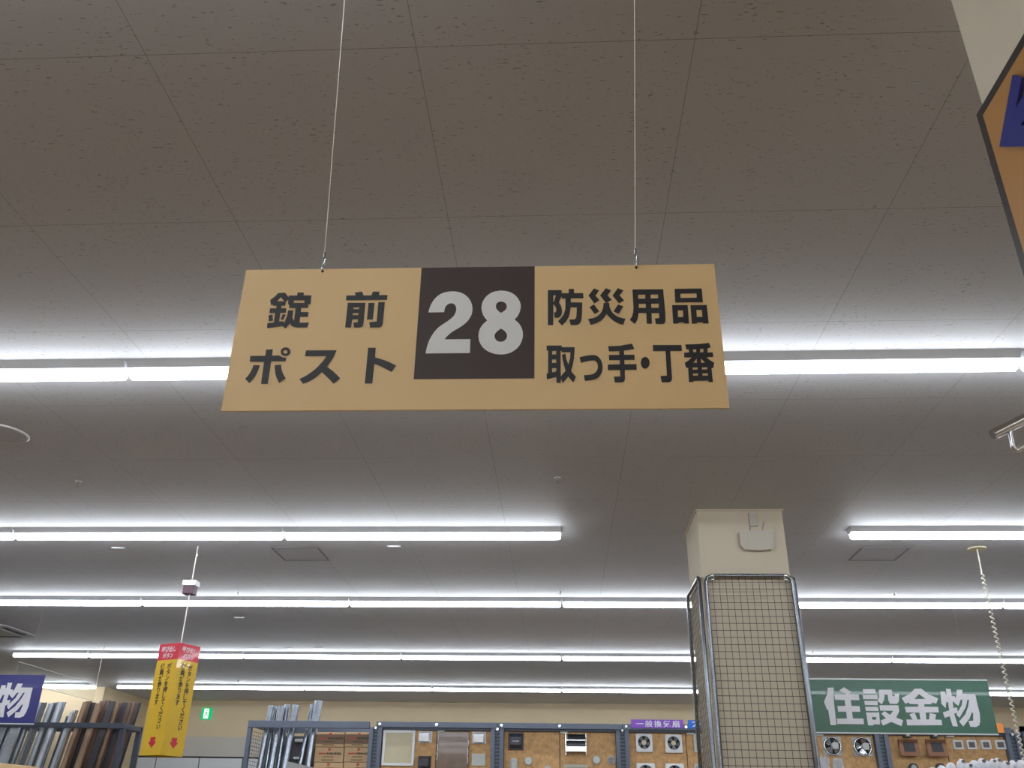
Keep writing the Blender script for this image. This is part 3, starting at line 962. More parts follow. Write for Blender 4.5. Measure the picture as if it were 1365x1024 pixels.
# clear acrylic sheet hanging along the aisle behind the blue sign
AF = 13.3
f_t, f_b = P(129, 913.5, AF), P(125, 934.5, AF)
ax = f_t.x
n_y = PX(26, 880, ax).y
ac = thing('acrylic_sheet', 'clear acrylic sheet hanging above the gutters behind the blue sign', 'acrylic sheet', (ax, (AF + n_y) / 2, f_b.z))
MB().box(ax - .003, ax + .003, n_y, AF, f_b.z, f_t.z).build('pane', 'acrylic', ac)
ed = MB().box(ax - .004, ax + .004, n_y, AF, f_t.z, f_t.z + .006).box(ax - .004, ax + .004, n_y, AF, f_b.z - .006, f_b.z)
ed.build('edge_strip', 'acryledge', ac)
for yy, nm in ((AF - .02, 'far'), (n_y + .3, 'near')):
    single('hanging_wire', MB().tube([(ax, yy, f_t.z + .004), (ax, yy, H)], 0.004 if nm == 'far' else 0.0006, 5), 'cable', 'pale wire holding the %s end of the clear acrylic sheet' % nm, 'wire')

# tan header board at the bottom left corner
hx = P(50, 1022.5, 9.2).x
ht = P(50, 1022.5, 9.2).z
hb = thing('header_board', 'tan shelf header board just showing at the bottom left corner', 'sign', (hx, 8.0, 0))
MB().box(hx - .012, hx, 6.6, 9.24, ht - .35, ht, 0.003).build('board', 'tan', hb)
for yy in (6.9, 9.0):
    MB().box(hx - .05, hx - .012, yy - .02, yy + .02, 0, ht - .05).build('post', 'greyframe', hb)

# ---------------------------------------------------------------- ceiling fittings
for q, nm in (((362, 730, 426, 729, 438, 747, 378, 747), 'left of the 28 sign centre'), ((1148, 730, 1215, 730, 1192, 747, 1130, 747), 'right of the mesh pillar')):
    c = [PZ(q[i], q[i + 1]) for i in (0, 2, 4, 6)]
    x0, x1 = (c[0].x + c[3].x) / 2, (c[1].x + c[2].x) / 2
    y0, y1 = (c[0].y + c[1].y) / 2, (c[2].y + c[3].y) / 2
    t = thing('access_hatch', 'square ceiling access hatch ' + ('left of the pillar, under the second light row' if 'left' in nm else 'right of the pillar, under the second light row'), 'ceiling hatch', ((x0 + x1) / 2, (y0 + y1) / 2, H))
    fr = MB(); k = 0.018
    fr.box(x0, x1, y0, y0 + k, H - .004, H).box(x0, x1, y1 - k, y1, H - .004, H).box(x0, x0 + k, y0 + k, y1 - k, H - .004, H).box(x1 - k, x1, y0 + k, y1 - k, H - .004, H)
    fr.build('frame', 'hatchline', t)
    MB().box(x0 + k, x1 - k, y0 + k, y1 - k, H - .002, H).build('door', 'hatchdoor', t)

c = PZ(2, 578)
t = thing('ceiling_speaker', 'round flush ceiling speaker at the left edge', 'speaker', (c.x, c.y, H))
MB().vdisc((c.x, c.y), 0.165, H - .006, H, 40, 0.172).build('rim', 'white', t)
MB().vdisc((c.x, c.y), 0.155, H - .008, H - .004, 40).build('grille', 'speakergrille', t)

c = PZ(20, 846)
a0 = PZ(18, 832); a1 = PZ(64, 849)
cxx, cyy = a1.x - 0.62, a0.y + 0.45
t = thing('air_conditioner', 'ceiling cassette air conditioner at the left edge', 'air conditioner', (cxx, cyy, H))
def rrect(hx_, r, z0, z1, mb, n=6):
    pts = []
    for sx, sy, a in ((1, 1, 0), (-1, 1, 90), (-1, -1, 180), (1, -1, 270)):
        for i in range(n + 1):
            th = math.radians(a + 90 * i / n)
            pts.append((cxx + sx * (hx_ - r) + r * math.cos(th), cyy + sy * (hx_ - r) + r * math.sin(th)))
    m_ = len(pts)
    mb.add([(x, y, z0) for x, y in pts] + [(x, y, z1) for x, y in pts], [tuple(range(m_ - 1, -1, -1)), tuple(range(m_, 2 * m_))] + [(i, (i + 1) % m_, (i + 1) % m_ + m_, i + m_) for i in range(m_)])
    return mb
rrect(0.5, 0.22, H - .014, H, MB()).build('panel', 'hatchdoor', t)
for sx, sy in ((1, 0), (-1, 0), (0, 1), (0, -1)):
    if sx: MB().box(cxx + sx * .36, cxx + sx * .42, cyy - .27, cyy + .27, H - .016, H - .013).build('air_slot', 'slot', t)
    else: MB().box(cxx - .27, cxx + .27, cyy + sy * .36, cyy + sy * .42, H - .016, H - .013).build('air_slot', 'slot', t)
MB().box(cxx - .3, cxx + .3, cyy - .3, cyy + .3, H - .018, H - .013).build('grille', 'greyvent', t)


def make_sprinkler():
    t = thing('sprinkler_head', 'sprinkler', 'sprinkler', (0, 0, H))
    MB().vdisc((0, 0), 0.024, H - .004, H, 20, .026).build('rose', 'white', t)
    b = MB()
    b.vdisc((0, 0), 0.009, H - .024, H - .004, 12)
    for s in (-1, 1):
        b.tube([(s * .008, 0, H - .024), (s * .013, 0, H - .03), (0, 0, H - .038)], .002, 6)
    b.build('body', 'brass', t)
    MB().vdisc((0, 0), 0.014, H - .041, H - .039, 16).build('deflector', 'brass', t)
    return t


spr = make_sprinkler()
for i, (px, py, lb) in enumerate([(743, 638, 'small sprinkler head on the ceiling above the end of the second light row'),
                                  (105, 643, 'small sprinkler head on the left of the ceiling between the first two light rows'),
                                  (747, 789, 'small sprinkler head on the ceiling between second and third row, left of the pillar'),
                                  (1192, 792, 'small sprinkler head on the ceiling between second and third row, right of the pillar'),
                                  (317, 790, 'small sprinkler head right of the call sign cord, above the third light row'),
                                  (1083, 869, 'small sprinkler head just right of the pillar above the fourth light row'),
                                  (318, 908, 'small sprinkler head at the far left above the fifth light row')]):
    o = spr if i == 0 else copy_tree(spr)
    c = PZ(px, py - 1)
    o.location = (c.x, c.y, H)
    tag(o, lb, 'sprinkler', 'ceiling sprinkler heads')


def make_clip():
    t = thing('ceiling_sensor', 'sensor', 'ceiling fitting', (0, 0, H))
    MB().box(-.075, .075, -.03, .03, H - .02, H, .004).build('casing', 'white', t)
    MB().box(-.06, .06, -.02, .02, H - .026, H - .02, .002).build('cover', 'white', t)
    return t


clip = make_clip()
for i, (px, py, lb) in enumerate([(525, 728, 'small flat ceiling fitting below the second light row, right of the left hatch'),
                                  (158, 730, 'small flat ceiling fitting below the second light row, left of the call sign cord'),
                                  (319, 823, 'small flat ceiling fitting below the third light row, right of the call sign'),
                                  (340, 864, 'leftmost of three small fittings above the fourth light row'),
                                  (385, 864, 'middle of three small fittings above the fourth light row'),
                                  (425, 863, 'rightmost of three small fittings above the fourth light row')]):
    o = clip if i == 0 else copy_tree(clip)
    c = PZ(px, py)
    o.location = (c.x, c.y, H)
    o.scale = (.8, .6, .35) if 'three' in lb else (.85, .5, .45)
    tag(o, lb, 'ceiling fitting', 'small ceiling fittings')

# coiled cord at the right
c = PZ(1302, 731)
cc = thing('coiled_cord', 'white coiled cord hanging from the ceiling at the right', 'cord', (c.x, c.y, H))
MB().vdisc((c.x, c.y), 0.075, H - .012, H, 24, .08).build('ceiling_plate', 'cream', cc)
zs = P(1308, 762, c.y).z
MB().tube([(c.x, c.y, H - .01), (c.x - .005, c.y, zs)], 0.007, 8).build('straight_cord', 'cable', cc)
pts = []
turns, n = 44, 44 * 8
ze = 1.75
for i in range(n + 1):
    a = 2 * math.pi * i / 8
    z = zs + (ze - zs) * i / n
    rr = 0.013 * min(1, i / 8)
    pts.append((c.x - .005 + rr * math.cos(a), c.y + rr * math.sin(a), z))
MB().tube(pts, 0.0055, 6).build('coil', 'cable', cc)
MB().box(c.x - .04, c.x + .03, c.y - .03, c.y + .03, ze - .1, ze + .01, .005).build('plug', 'white', cc)

# exit sign on the far wall
xl, xr, zb_, zt_ = rect(269.5, 944, 282.5, 959.5, BACK_Y)
t = thing('exit_sign', 'lit green emergency exit sign on the far beige wall', 'exit sign', ((xl + xr) / 2, BACK_Y, zb_))
MB().box(xl, xr, BACK_Y - .05, BACK_Y, zb_, zt_, .004).build('casing', 'exitg', t)
w_, h_ = xr - xl, zt_ - zb_
pg = MB()
pg.box(xl + w_ * .26, xr - w_ * .26, BACK_Y - .052, BACK_Y - .0495, zb_ + h_ * .08, zt_ - h_ * .08)
pg.build('white_panel', 'exitw', t)
mn = MB()
cxm, czm = (xl + xr) / 2, (zb_ + zt_) / 2
yy = BACK_Y - .0535
mn.disc((cxm + .01, czm + .058), .014, yy - .001, yy, 12)
for pl in ([(cxm - .012, czm + .04), (cxm + .02, czm + .03), (cxm + .012, czm - .01), (cxm - .016, czm - .005)],
           [(cxm - .014, czm - .004), (cxm + .004, czm - .006), (cxm - .03, czm - .07), (cxm - .046, czm - .064)],
           [(cxm - .002, czm - .004), (cxm + .014, czm - .006), (cxm + .044, czm - .05), (cxm + .03, czm - .06)],
           [(cxm + .014, czm + .03), (cxm + .02, czm + .02), (cxm + .045, czm + .012), (cxm + .045, czm + .022)]):
    mn.prism(pl[::-1], yy - .001, yy)
mn.build('running_figure', 'exitg', t)

# ---------------------------------------------------------------- far display shelving
DY = 13.95                      # front of the uprights
BYD = DY + 0.09                 # face of the chipboard
ZT = P(600, 963, DY).z          # top of the beams
XU = [P(505, 990, DY).x]
up = [P(499.5, 990, DY).x, P(662.7, 990, DY).x, P(830, 990, DY).x]
step = (up[2] - up[0]) / 2
up = [up[0], up[1], up[2], 0, P(1175.5, 985, DY).x, P(1350.5, 985, DY).x]
up[3] = (up[2] + up[4]) / 2
xleft = P(330, 990, DY).x
BT = 0.08                       # height of the top beam


def upright(x, wd, label):
    t = thing('shelf_upright', label, 'shelf upright', (x, DY, 0), 'uprights of the far display wall')
    MB().box(x - wd / 2, x - .036, DY, DY + .1, 0, ZT - BT + .0).box(x + .036, x + wd / 2, DY, DY + .1, 0, ZT - BT).build('post', 'greyframe', t)
    MB().box(x - .036, x + .036, DY + .03, DY + .1, 0, ZT - BT).build('slotted_strip', 'slotted', t)
    MB().disc((x, ZT - BT - .01), .018, DY - .012, DY + .03, 10).build('bolt', 'steel', t)
    return t


names = ['left end of the panelled bays, beside the cartons', 'second grey upright, between brown panel and black hood', 'third grey upright, just left of the small white fans',
         'grey upright hidden behind the mesh pillar', 'grey upright under the green sign between metal fans and brown covers', 'rightmost grey upright, beyond the four small vents']
for x, nm in zip(up, names):
    upright(x, 0.19, nm if nm.startswith(('second', 'third', 'grey', 'right')) else 'grey slotted upright at the ' + nm)

bays = list(zip(up, up[1:]))
bl = ['bay with the cream panel', 'bay with the black and chrome hoods', 'bay under the purple label', 'bay behind the mesh pillar with metal fans', 'bay under the green sign']
for (a, b), nm in zip(bays, bl):
    t = thing('top_beam', 'slate grey top beam across the ' + nm, 'shelf beam', ((a + b) / 2, DY, ZT - BT), 'top beams of the far display wall')
    MB().box(a + .004, b - .004, DY - .012, DY + .09, ZT - BT, ZT, .006).build('rail', 'greyframe', t)
    MB().box(a + .1, b - .1, DY + .02, DY + .08, ZT - BT - .03, ZT - BT).build('lip', 'darkframe', t)
    for u in (a + .06, (a + b) / 2):
        MB().disc((u, ZT - BT * .45), .02, DY - .024, DY - .01, 10).build('bolt', 'steel', t)
    mid = (a + b) / 2
    for x0, x1, sd in ((a + .1, mid - .006, 'left'), (mid + .006, b - .1, 'right')):
        MB_ = MB().box(x0, x1, BYD, BYD + .02, 0.3, ZT - BT - .03)
        o = single('display_board', MB_, 'chip', 'chipboard display board, %s half of the %s' % (sd, nm), 'display board', 'chipboard display boards')
        single('price_clip', MB().box(mid + .01, mid + .12, DY + .04, BYD, ZT - BT - .052, ZT - BT - .03), 'palevent', 'pale clip under the top beam of the ' + nm, 'clip', 'pale clips under the top beams') if sd == 'right' else None
single('back_sheet', MB().box(up[0] - .015, up[-1] + .09, BYD + .024, BYD + .06, 0, ZT - .01), 'darkback', 'dark back of the far display wall behind the chipboard', 'back sheet')

# open bay with ducts and cartons at the left
ob = thing('open_rack', 'open grey rack bay holding shiny ducts and cartons', 'rack', ((xleft + up[0]) / 2, DY, 0))
ax0, ax1 = xleft, up[0] - .1
MB().box(ax0 - .03, ax1, DY - .005, DY + .06, ZT - .1, ZT, .006).build('front_beam', 'greyframe', ob)
MB().box(ax0 - .03, ax1, DY + .85, DY + .91, ZT - .1, ZT, .006).build('back_beam', 'greyframe', ob)
MB().box(ax0 - .03, ax0 + .03, DY, DY + .06, 0, ZT - .1).build('post', 'greyframe', ob)
MB().box(ax0 - .03, ax0 + .03, DY + .85, DY + .91, 0, ZT - .1).build('post', 'greyframe', ob)
MB().box(ax0 - .02, ax0 + .03, DY + .06, DY + .85, ZT - .08, ZT - .02).build('side_beam', 'greyframe', ob)
MB().box(ax0 + .35, ax1, DY + .70, DY + .72, .1, ZT - .16).build('back_panel', 'darkback', ob)
gm = MB()
for i in range(34):
    z = ZT - .14 - i * .052
    gm.tube([(ax0, DY + .06, z), (ax0, DY + .85, z)], .003, 4)
for i in range(1, 8):
    gm.tube([(ax0, DY + .06 + i * .1, .9), (ax0, DY + .06 + i * .1, ZT - .1)], .002, 4)
gm.build('side_mesh', 'wire', ob)
for (px0, py0, px1, py1) in ((393, 985, 405, 989), (391, 1009, 400, 1012)):
    xl, xr, z0, z1 = rect(px0, py0, px1, py1, DY + .6)
    MB().box(xl, xr, DY + .60, DY + .70, z0, z1).build('shelf_label', 'white', ob, label='white price strip')


def duct(label, top, bot, r, y0, y1):
    """a length of spiral-seamed galvanised duct, standing and leaning"""
    a = P(top[0], top[1], y1); b = P(bot[0], bot[1], y0)
    d = (a - b).normalized()
    foot = b + d * ((0.02 - b.z) / d.z)
    mb = MB()
    L = (a - foot).length
    n = 12
    ring = []
    up_ = Vector((0, 1, 0)); s1 = d.cross(up_).normalized(); s2 = s1.cross(d).normalized()
    t = thing('metal_duct', label, 'duct', foot, 'ducts in the open rack')
    mb.tube([foot, a], r, 18, cap=False)
    q = 0.1
    while q < L - .03:
        mb.tube([foot + d * q, foot + d * (q + .009)], r * 1.035, 18)
        q += .115
    mb.build('pipe', 'duct', t)
    MB().tube([a - d * .012, a + d * .002], r * .9, 14).build('dark_mouth', 'blackplastic', t)
    return t


dn = ['first', 'second', 'third', 'fourth', 'fifth', 'sixth', 'seventh']
specs = [((362, 941), (346, 1022), .042), ((367.5, 942), (355, 1022), .036), ((375.5, 942), (362, 1022), .046), ((383, 940), (371, 1022), .050), ((394.5, 940.5), (380, 1022), .056),
         ((417.5, 940), (401, 1018), .042), ((424.5, 935), (412, 1021), .062)]
yy_ = [.40, .52, .40, .53, .40, .52, .40]
for i, (tp, bt, r) in enumerate(specs):
    lb = ('thin' if r < .045 else 'thick') + ' shiny metal duct, %s from the left in the open rack' % dn[i]
    duct(lb, tp, bt, r, DY + yy_[i] - .1, DY + yy_[i])

# cartons
cy0, cy1 = DY + .12, DY + .62
for col in range(2):
    for row in range(5):
        px0, px1 = ((421 - row * 1.8, 459.2 - row * 1.2) if col == 0 else (459.8 - row * 1.2, 497.2 - row * .8))
        py0 = 976 + row * 20.2
        xl, xr, z0, z1 = rect(px0, py0, px1, py0 + 20, cy0)
        if row == 4: z0 = 0.0 if False else z0
        nm = ['top', 'second', 'third', 'fourth', 'lowest'][row]
        t = thing('carton', 'brown carton, %s of the %s stack beside the ducts' % (nm, 'left' if col == 0 else 'right'), 'carton', ((xl + xr) / 2, cy0, z0), 'cartons beside the ducts')
        MB().box(xl + .003, xr - .003, cy0, cy1, z0 + .002, z1 - .002, .004).build('box', 'carton', t)
        if row == 0:
            MB().box(xl + .003, xr - .003, cy0 - .0015, cy0 + .01, z0 + (z1 - z0) * .2, z1 - (z1 - z0) * .16).build('dark_band', 'cartondark', t, label='dark brown band')  # darker band across the front of each top carton
        w_, h_ = xr - xl, z1 - z0
        pm = MB()
        random.seed(row * 2 + 31 + col)
        x = xl + w_ * .42
        while x < xr - w_ * .08:
            ww = w_ * random.uniform(.025, .05)
            pm.box(x, x + ww, cy0 - .003, cy0, z0 + h_ * .5, z0 + h_ * (.62 + random.random() * .04))
            x += ww + w_ * .015
        for zz, a_, b_ in ((.33, .3, .66), (.12, .25, .66)):
            pm.box(xl + w_ * a_, xl + w_ * b_, cy0 - .003, cy0, z0 + h_ * zz, z0 + h_ * (zz + .05))
        pm.build('dark_print', 'cartonink', t)
        MB().disc((xl + w_ * .5, z0 + h_ * .85), .022, cy0 - .003, cy0, 10).box(xl + w_ * .14, xl + w_ * .4, cy0 - .003, cy0, z0 + h_ * .52, z0 + h_ * .62).build('red_print', 'cartonred', t)
zst = P(440, 976 + 101, cy0).z
csx = P(411.5, 1068, cy0).x
single('carton_shelf', MB().box(csx, ax1, cy0 - .05, cy1 + .06, zst - .04, zst - .001).box(csx, csx + .06, cy0, cy0 + .06, 0, zst - .04).box(ax1 - .06, ax1, cy0, cy0 + .06, 0, zst - .04), 'greyframe', 'grey shelf under the carton stacks', 'shelf')
pa_, pb_ = P(383, 1015, DY - .05), P(432, 1025, DY - .05)
gb = MB()
gb.prism([(pa_.x, pa_.z), (pb_.x + .3, pb_.z - .08), (pb_.x + .3, 1.2), (pa_.x - .1, 1.2)], DY - .06, DY - .045)
gb.box(pa_.x, pa_.x + .06, DY - .045, DY - .02, 0, 1.6)
single('slanted_board', gb, 'greyboard', 'grey slanted board in front of the ducts at the bottom edge', 'board')

# ---------------------------------------------------------------- products on the chipboard
FY = BYD


def flat_box(name, r, dep, m, label, cat, inner=None, group=None, frame=.0, fm=None):
    xl, xr, z0, z1 = rect(*r, FY)
    t = thing(name, label, cat, ((xl + xr) / 2, FY, z0), group)
    if frame:
        f = MB()
        f.box(xl, xr, FY - dep, FY, z0, z0 + frame).box(xl, xr, FY - dep, FY, z1 - frame, z1).box(xl, xl + frame, FY - dep, FY, z0 + frame, z1 - frame).box(xr - frame, xr, FY - dep, FY, z0 + frame, z1 - frame)
        f.build('frame', fm, t)
        MB().box(xl + frame, xr - frame, FY - dep * .6, FY - .001, z0 + frame, z1 - frame).build(inner or 'panel', m, t)
    else:
        MB().box(xl, xr, FY - dep, FY, z0, z1, .006).build(inner or 'cover', m, t)
    return t, (xl, xr, z0, z1)


def hood(r, dep, m, label, group='vent hoods on the display boards'):
    xl, xr, z0, z1 = rect(*r, FY)
    w_, h_ = xr - xl, z1 - z0
    t = thing('vent_hood', label, 'vent hood', ((xl + xr) / 2, FY, z0), group)
    MB().box(xl, xr, FY - .012, FY, z0, z1, .004).build('flange', m, t)
    a, b = xl + w_ * .1, xr - w_ * .1
    c, d = xl + w_ * .16, xr - w_ * .16
    y0, y1 = FY - .012, FY - dep
    zt1, zb1 = z1 - h_ * .06, z0 + h_ * .1
    k = MB()
    vs = [(a, y0, zt1), (b, y0, zt1), (c, y1, z1 - h_ * .32), (d, y1, z1 - h_ * .32), (c, y1, zb1), (d, y1, zb1), (a, y0, zb1 + h_ * .05), (b, y0, zb1 + h_ * .05)]
    k.add(vs, [(0, 2, 3, 1), (2, 4, 5, 3), (0, 6, 4, 2), (1, 3, 5, 7)])
    # inner skin a little inside so that the hood has thickness
    q = .008
    vi = [(a + q, y0, zt1 - q), (b - q, y0, zt1 - q), (c + q, y1 + q, z1 - h_ * .32 - q), (d - q, y1 + q, z1 - h_ * .32 - q), (c + q, y1 + q, zb1), (d - q, y1 + q, zb1), (a + q, y0, zb1 + h_ * .05), (b - q, y0, zb1 + h_ * .05)]
    k.add(vi, [(1, 3, 2, 0), (3, 5, 4, 2), (2, 4, 6, 0), (7, 5, 3, 1)])
    o = len(k.v) - 16
    k.f += [tuple(i + o for i in f) for f in ((4, 12, 13, 5), (6, 14, 12, 4), (5, 13, 15, 7))]
    k.smooth += [False] * 3
    k.build('hood', m, t)
    lv = MB()
    for i in range(3):
        z = zb1 + h_ * (.06 + .05 * i)
        lv.box(c + q, d - q, FY - dep * .8, FY - .012, z, z + .004)
    lv.build('louvre', 'slot' if m != 'blackplastic' else 'blackplastic', t)
    return t


# first panelled bay
t, bb = flat_box('inspection_hatch', (510.5, 974, 553, 1021), .05, 'cream', 'large cream access panel with white frame on the first board', 'hatch', 'door', frame=.035, fm='white')
hood((558, 975, 576, 991), .14, 'white', 'white vent hood beside the cream access panel')
hood((557, 1008, 575, 1024), .12, 'blackplastic', 'dark grey vent hood below the white one by the cream panel')
t, bb = flat_box('inspection_hatch', (582, 975.5, 625, 1030), .04, 'brownpanel', 'large dark brown panel in plastic wrap on the second board', 'hatch', 'door')
wr = MB()
for i, (u, v) in enumerate(((.02, .85), (.97, .72), (.015, .6), (.96, .5), (.02, .38), (.965, .3))):
    x = bb[0] + (bb[1] - bb[0]) * u; z = bb[2] + (bb[3] - bb[2]) * v
    wr.tube([(x, FY - .043, z - .05), (x + .012, FY - .05, z), (x, FY - .043, z + .05)], .006, 6)
wr.build('wrap_crease', 'bag', t)
hood((629.5, 976, 648, 992), .12, 'white', 'white vent hood right of the brown panel')
t, bb = flat_box('wall_vent', (629, 1005, 647, 1021), .03, 'palevent', 'pale grey square vent below the right white hood', 'vent', 'grille', frame=.02, fm='palevent')
# second panelled bay
xl, xr, z0, z1 = rect(677.5, 977, 698, 1000, FY)
t = thing('vent_hood', 'large black vent hood on the third board', 'vent hood', ((xl + xr) / 2, FY, z0), 'vent hoods on the display boards')
k = MB(); w_, h_ = xr - xl, z1 - z0
k.box(xl, xr, FY - .03, FY, z0, z1, .005)
k.build('flange', 'blackplastic', t)
k = MB()
k.add([(xl + .02, FY - .03, z1 - .02), (xr - .02, FY - .03, z1 - .02), (xl + .03, FY - .12, z1 - h_ * .3), (xr - .03, FY - .12, z1 - h_ * .3), (xl + .03, FY - .12, z0 + h_ * .28), (xr - .03, FY - .12, z0 + h_ * .28), (xl + .02, FY - .03, z0 + .02), (xr - .02, FY - .03, z0 + .02)],
      [(0, 2, 3, 1), (2, 4, 5, 3), (4, 6, 7, 5), (0, 6, 4, 2), (1, 3, 5, 7), (0, 1, 7, 6)])
k.build('hood', 'blackplastic', t)
MB().box((xl + xr) / 2 - .05, (xl + xr) / 2 + .05, FY - .124, FY - .119, z1 - h_ * .55, z1 - h_ * .5).build('badge', 'greyvent', t)

xl, xr, z0, z1 = rect(680, 1010.5, 689.5, 1030, FY)
t = thing('wall_vent', 'grey arched vent below the black hood', 'vent', ((xl + xr) / 2, FY, z0), 'vents on the display boards')
w_ = xr - xl
poly = [(xl, z0), (xr, z0)] + [((xl + xr) / 2 + w_ / 2 * math.cos(a), z1 - w_ / 2 + w_ / 2 * math.sin(a)) for a in [math.pi * i / 10 for i in range(11)]]
MB().prism(poly, FY - .03, FY).build('shell', 'greyvent', t)
MB().box(xl + w_ * .22, xr - w_ * .22, FY - .036, FY - .03, z0 + .05, z1 - w_ * .45, .004).build('cover', 'palevent', t)


def round_vent(px, py, rpx, m, label, slats=True):
    c = P(px, py, FY); r = (P(px + rpx, py, FY).x - c.x)
    t = thing('round_vent', label, 'vent', (c.x, FY, c.z - r), 'vents on the display boards')
    MB().disc((c.x, c.z), r, FY - .05, FY + .002, 28).build('rim', m, t)
    MB().disc((c.x, c.z), r * .8, FY - .054, FY - .049, 28).build('face', 'palevent' if not slats else 'slot', t)
    if slats:
        s = MB()
        for i in range(-3, 4):
            hx_ = math.sqrt(max(0, (r * .8) ** 2 - (i * r * .22) ** 2))
            s.box(c.x - hx_, c.x + hx_, FY - .062, FY - .054, c.z + i * r * .22 - r * .05, c.z + i * r * .22 + r * .05)
        s.build('slats', m, t)
    return t


round_vent(704.5, 1014.8, 5.2, 'greyvent', 'round grey vent right of the arched vent', False)
round_vent(730, 1026, 5, 'pinkvent', 'round pinkish vent just showing at the bottom edge', False)
round_vent(795, 1013.3, 5.2, 'greyvent', 'round grey vent below the chrome hood, left of two', False)
round_vent(815, 1013.5, 5.4, 'greyvent', 'round slatted vent below the chrome hood, right of two', True)

xl, xr, z0, z1 = rect(753.5, 978, 781.5, 1007, FY)
w_, h_ = xr - xl, z1 - z0
t = thing('chrome_hood', 'shiny chrome exhaust hood on the fourth board', 'vent hood', ((xl + xr) / 2, FY, z0), 'vent hoods on the display boards')
for s in (0, 1):
    x0 = xl if s == 0 else xr - .012
    MB().prism([(x0, z0 - .0), (x0 + .012, z0), (x0 + .012, z1), (x0, z1)], FY - .06, FY).build('side_plate', 'chrome', t)
k = MB()
prof = [(FY - .02, z1 - .01), (FY - .09, z1 - h_ * .2), (FY - .16, z1 - h_ * .32), (FY - .16, z1 - h_ * .37), (FY - .06, z1 - h_ * .40), (FY - .11, z1 - h_ * .50), (FY - .20, z1 - h_ * .86), (FY - .02, z1 - h_ * .88)]
n = len(prof)
a, b = xl + .012, xr - .012
k.add([(a, y, z) for y, z in prof] + [(b, y, z) for y, z in prof], [(i, i + n, i + 1 + n, i + 1) for i in range(n - 1)] + [tuple(range(n)), tuple(range(2 * n - 1, n - 1, -1))])
k.build('hood', 'chrome', t)
flat_box('wall_vent', (752, 1020, 783.5, 1040), .05, 'cream', 'beige framed vent under the chrome hood at the bottom edge', 'vent', 'grille', frame=.025, fm='palevent')


def fan(r, label):
    xl, xr, z0, z1 = rect(*r, FY)
    w_, h_ = xr - xl, z1 - z0
    t = thing('ventilation_fan', label, 'fan', ((xl + xr) / 2, FY, z0), 'white fans on the display boards')
    c = ((xl + xr) / 2, (z0 + z1) / 2 + h_ * .03)
    R0 = w_ * .38
    n = 32
    h = MB()
    y0, y1 = FY - .07, FY
    outer = []
    for i in range(n):
        a = 2 * math.pi * i / n
        ca, sa = math.cos(a), math.sin(a)
        s = 1 / max(abs(ca) / (w_ / 2), abs(sa) / (h_ / 2))
        outer.append((c[0] + 0 * ca, 0))
        outer[-1] = ((xl + xr) / 2 + ca * s, (z0 + z1) / 2 + sa * s)
    for q, A in ((w_ / 2, math.atan2(h_, w_)),):
        pass
    inner = [(c[0] + R0 * math.cos(2 * math.pi * i / n), c[1] + R0 * math.sin(2 * math.pi * i / n)) for i in range(n)]
    vs = [(x, y0, z) for x, z in outer] + [(x, y0 - .006, z) for x, z in inner] + [(x, y1 - .01, z) for x, z in inner] + [(x, y1, z) for x, z in outer]
    fs = []
    for i in range(n):
        j = (i + 1) % n
        fs += [(i, j, n + j, n + i), (n + i, n + j, 2 * n + j, 2 * n + i), (3 * n + i, 3 * n + j, j, i)]
    h.add(vs, fs)
    h.build('housing', 'whiteplastic', t)
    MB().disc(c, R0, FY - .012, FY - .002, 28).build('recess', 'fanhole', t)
    for bnum in range(5):
        a0 = 2 * math.pi * bnum / 5 + .4
        pts = []
        k = MB()
        ra, rb = R0 * .3, R0 * .93
        p = []
        for u in range(5):
            th = a0 + .75 * u / 4
            p.append((u, th))
        ins = [(c[0] + ra * math.cos(th), FY - .03 - .012 * u / 4, c[1] + ra * math.sin(th)) for u, th in p]
        out = [(c[0] + rb * math.cos(th + .25), FY - .028 - .022 * u / 4, c[1] + rb * math.sin(th + .25)) for u, th in p]
        k.add(ins + out, [(i, i + 1, i + 6, i + 5) for i in range(4)])
        k.add([(x, y + .003, z) for x, y, z in ins + out], [(i + 5, i + 6, i + 1, i) for i in range(4)])
        k.build('blade', 'fangrey', t)
    MB().disc(c, R0 * .36, FY - .05, FY - .012, 20, R0 * .40).build('hub', 'fanhub', t)
    return t


fan((847.5, 979, 869, 1003), 'small white ventilation fan, upper left of those below the purple label')
fan((886.5, 980, 908.5, 1004), 'small white ventilation fan, upper right of those below the purple label')
fan((848.5, 1018, 873, 1044), 'small white ventilation fan at the bottom edge, left one of the lower row')
fan((887, 1018.5, 911.5, 1044), 'small white ventilation fan at the bottom edge, right one of the lower row')
for r, lb in (((924.5, 979.5, 947, 1003), 'pale square filter fan cover half hidden by the pillar, upper one'), ((925.5, 1019, 949, 1044), 'pale square filter fan cover half hidden by the pillar, lower one')):
    flat_box('fan_cover', r, .06, 'greyvent', lb, 'vent', 'filter', 'filter covers by the pillar', .022, 'palevent')

# labels on the beam
LY = DY - .034


def shelf_label(r, m, txt, label, wfrac, fat, hfrac=.62):
    xl, xr, z0, z1 = rect(*r, LY)
    t = thing('shelf_label', label, 'label', ((xl + xr) / 2, LY, z0), 'labels on the top beam')
    MB().box(xl, xr, LY, LY + .008, z0, z1).build('strip', m, t)
    w_ = xr - xl
    chs = list(txt)
    for i, c in enumerate(chs):
        u = wfrac[0] + (wfrac[1] - wfrac[0]) * (i + .5) / len(chs)
        cw = w_ * (wfrac[1] - wfrac[0]) / len(chs) * .82
        k = MB()
        print_text(k, c, (z1 - z0) * .7, (xl + w_ * u, LY - .0015, (z0 + z1) / 2), (1, 0, 0), (0, 0, 1), fat, width=cw, height=(z1 - z0) * (hfrac if c not in '一' else .1))
        k.build('character', 'signwhite', t)


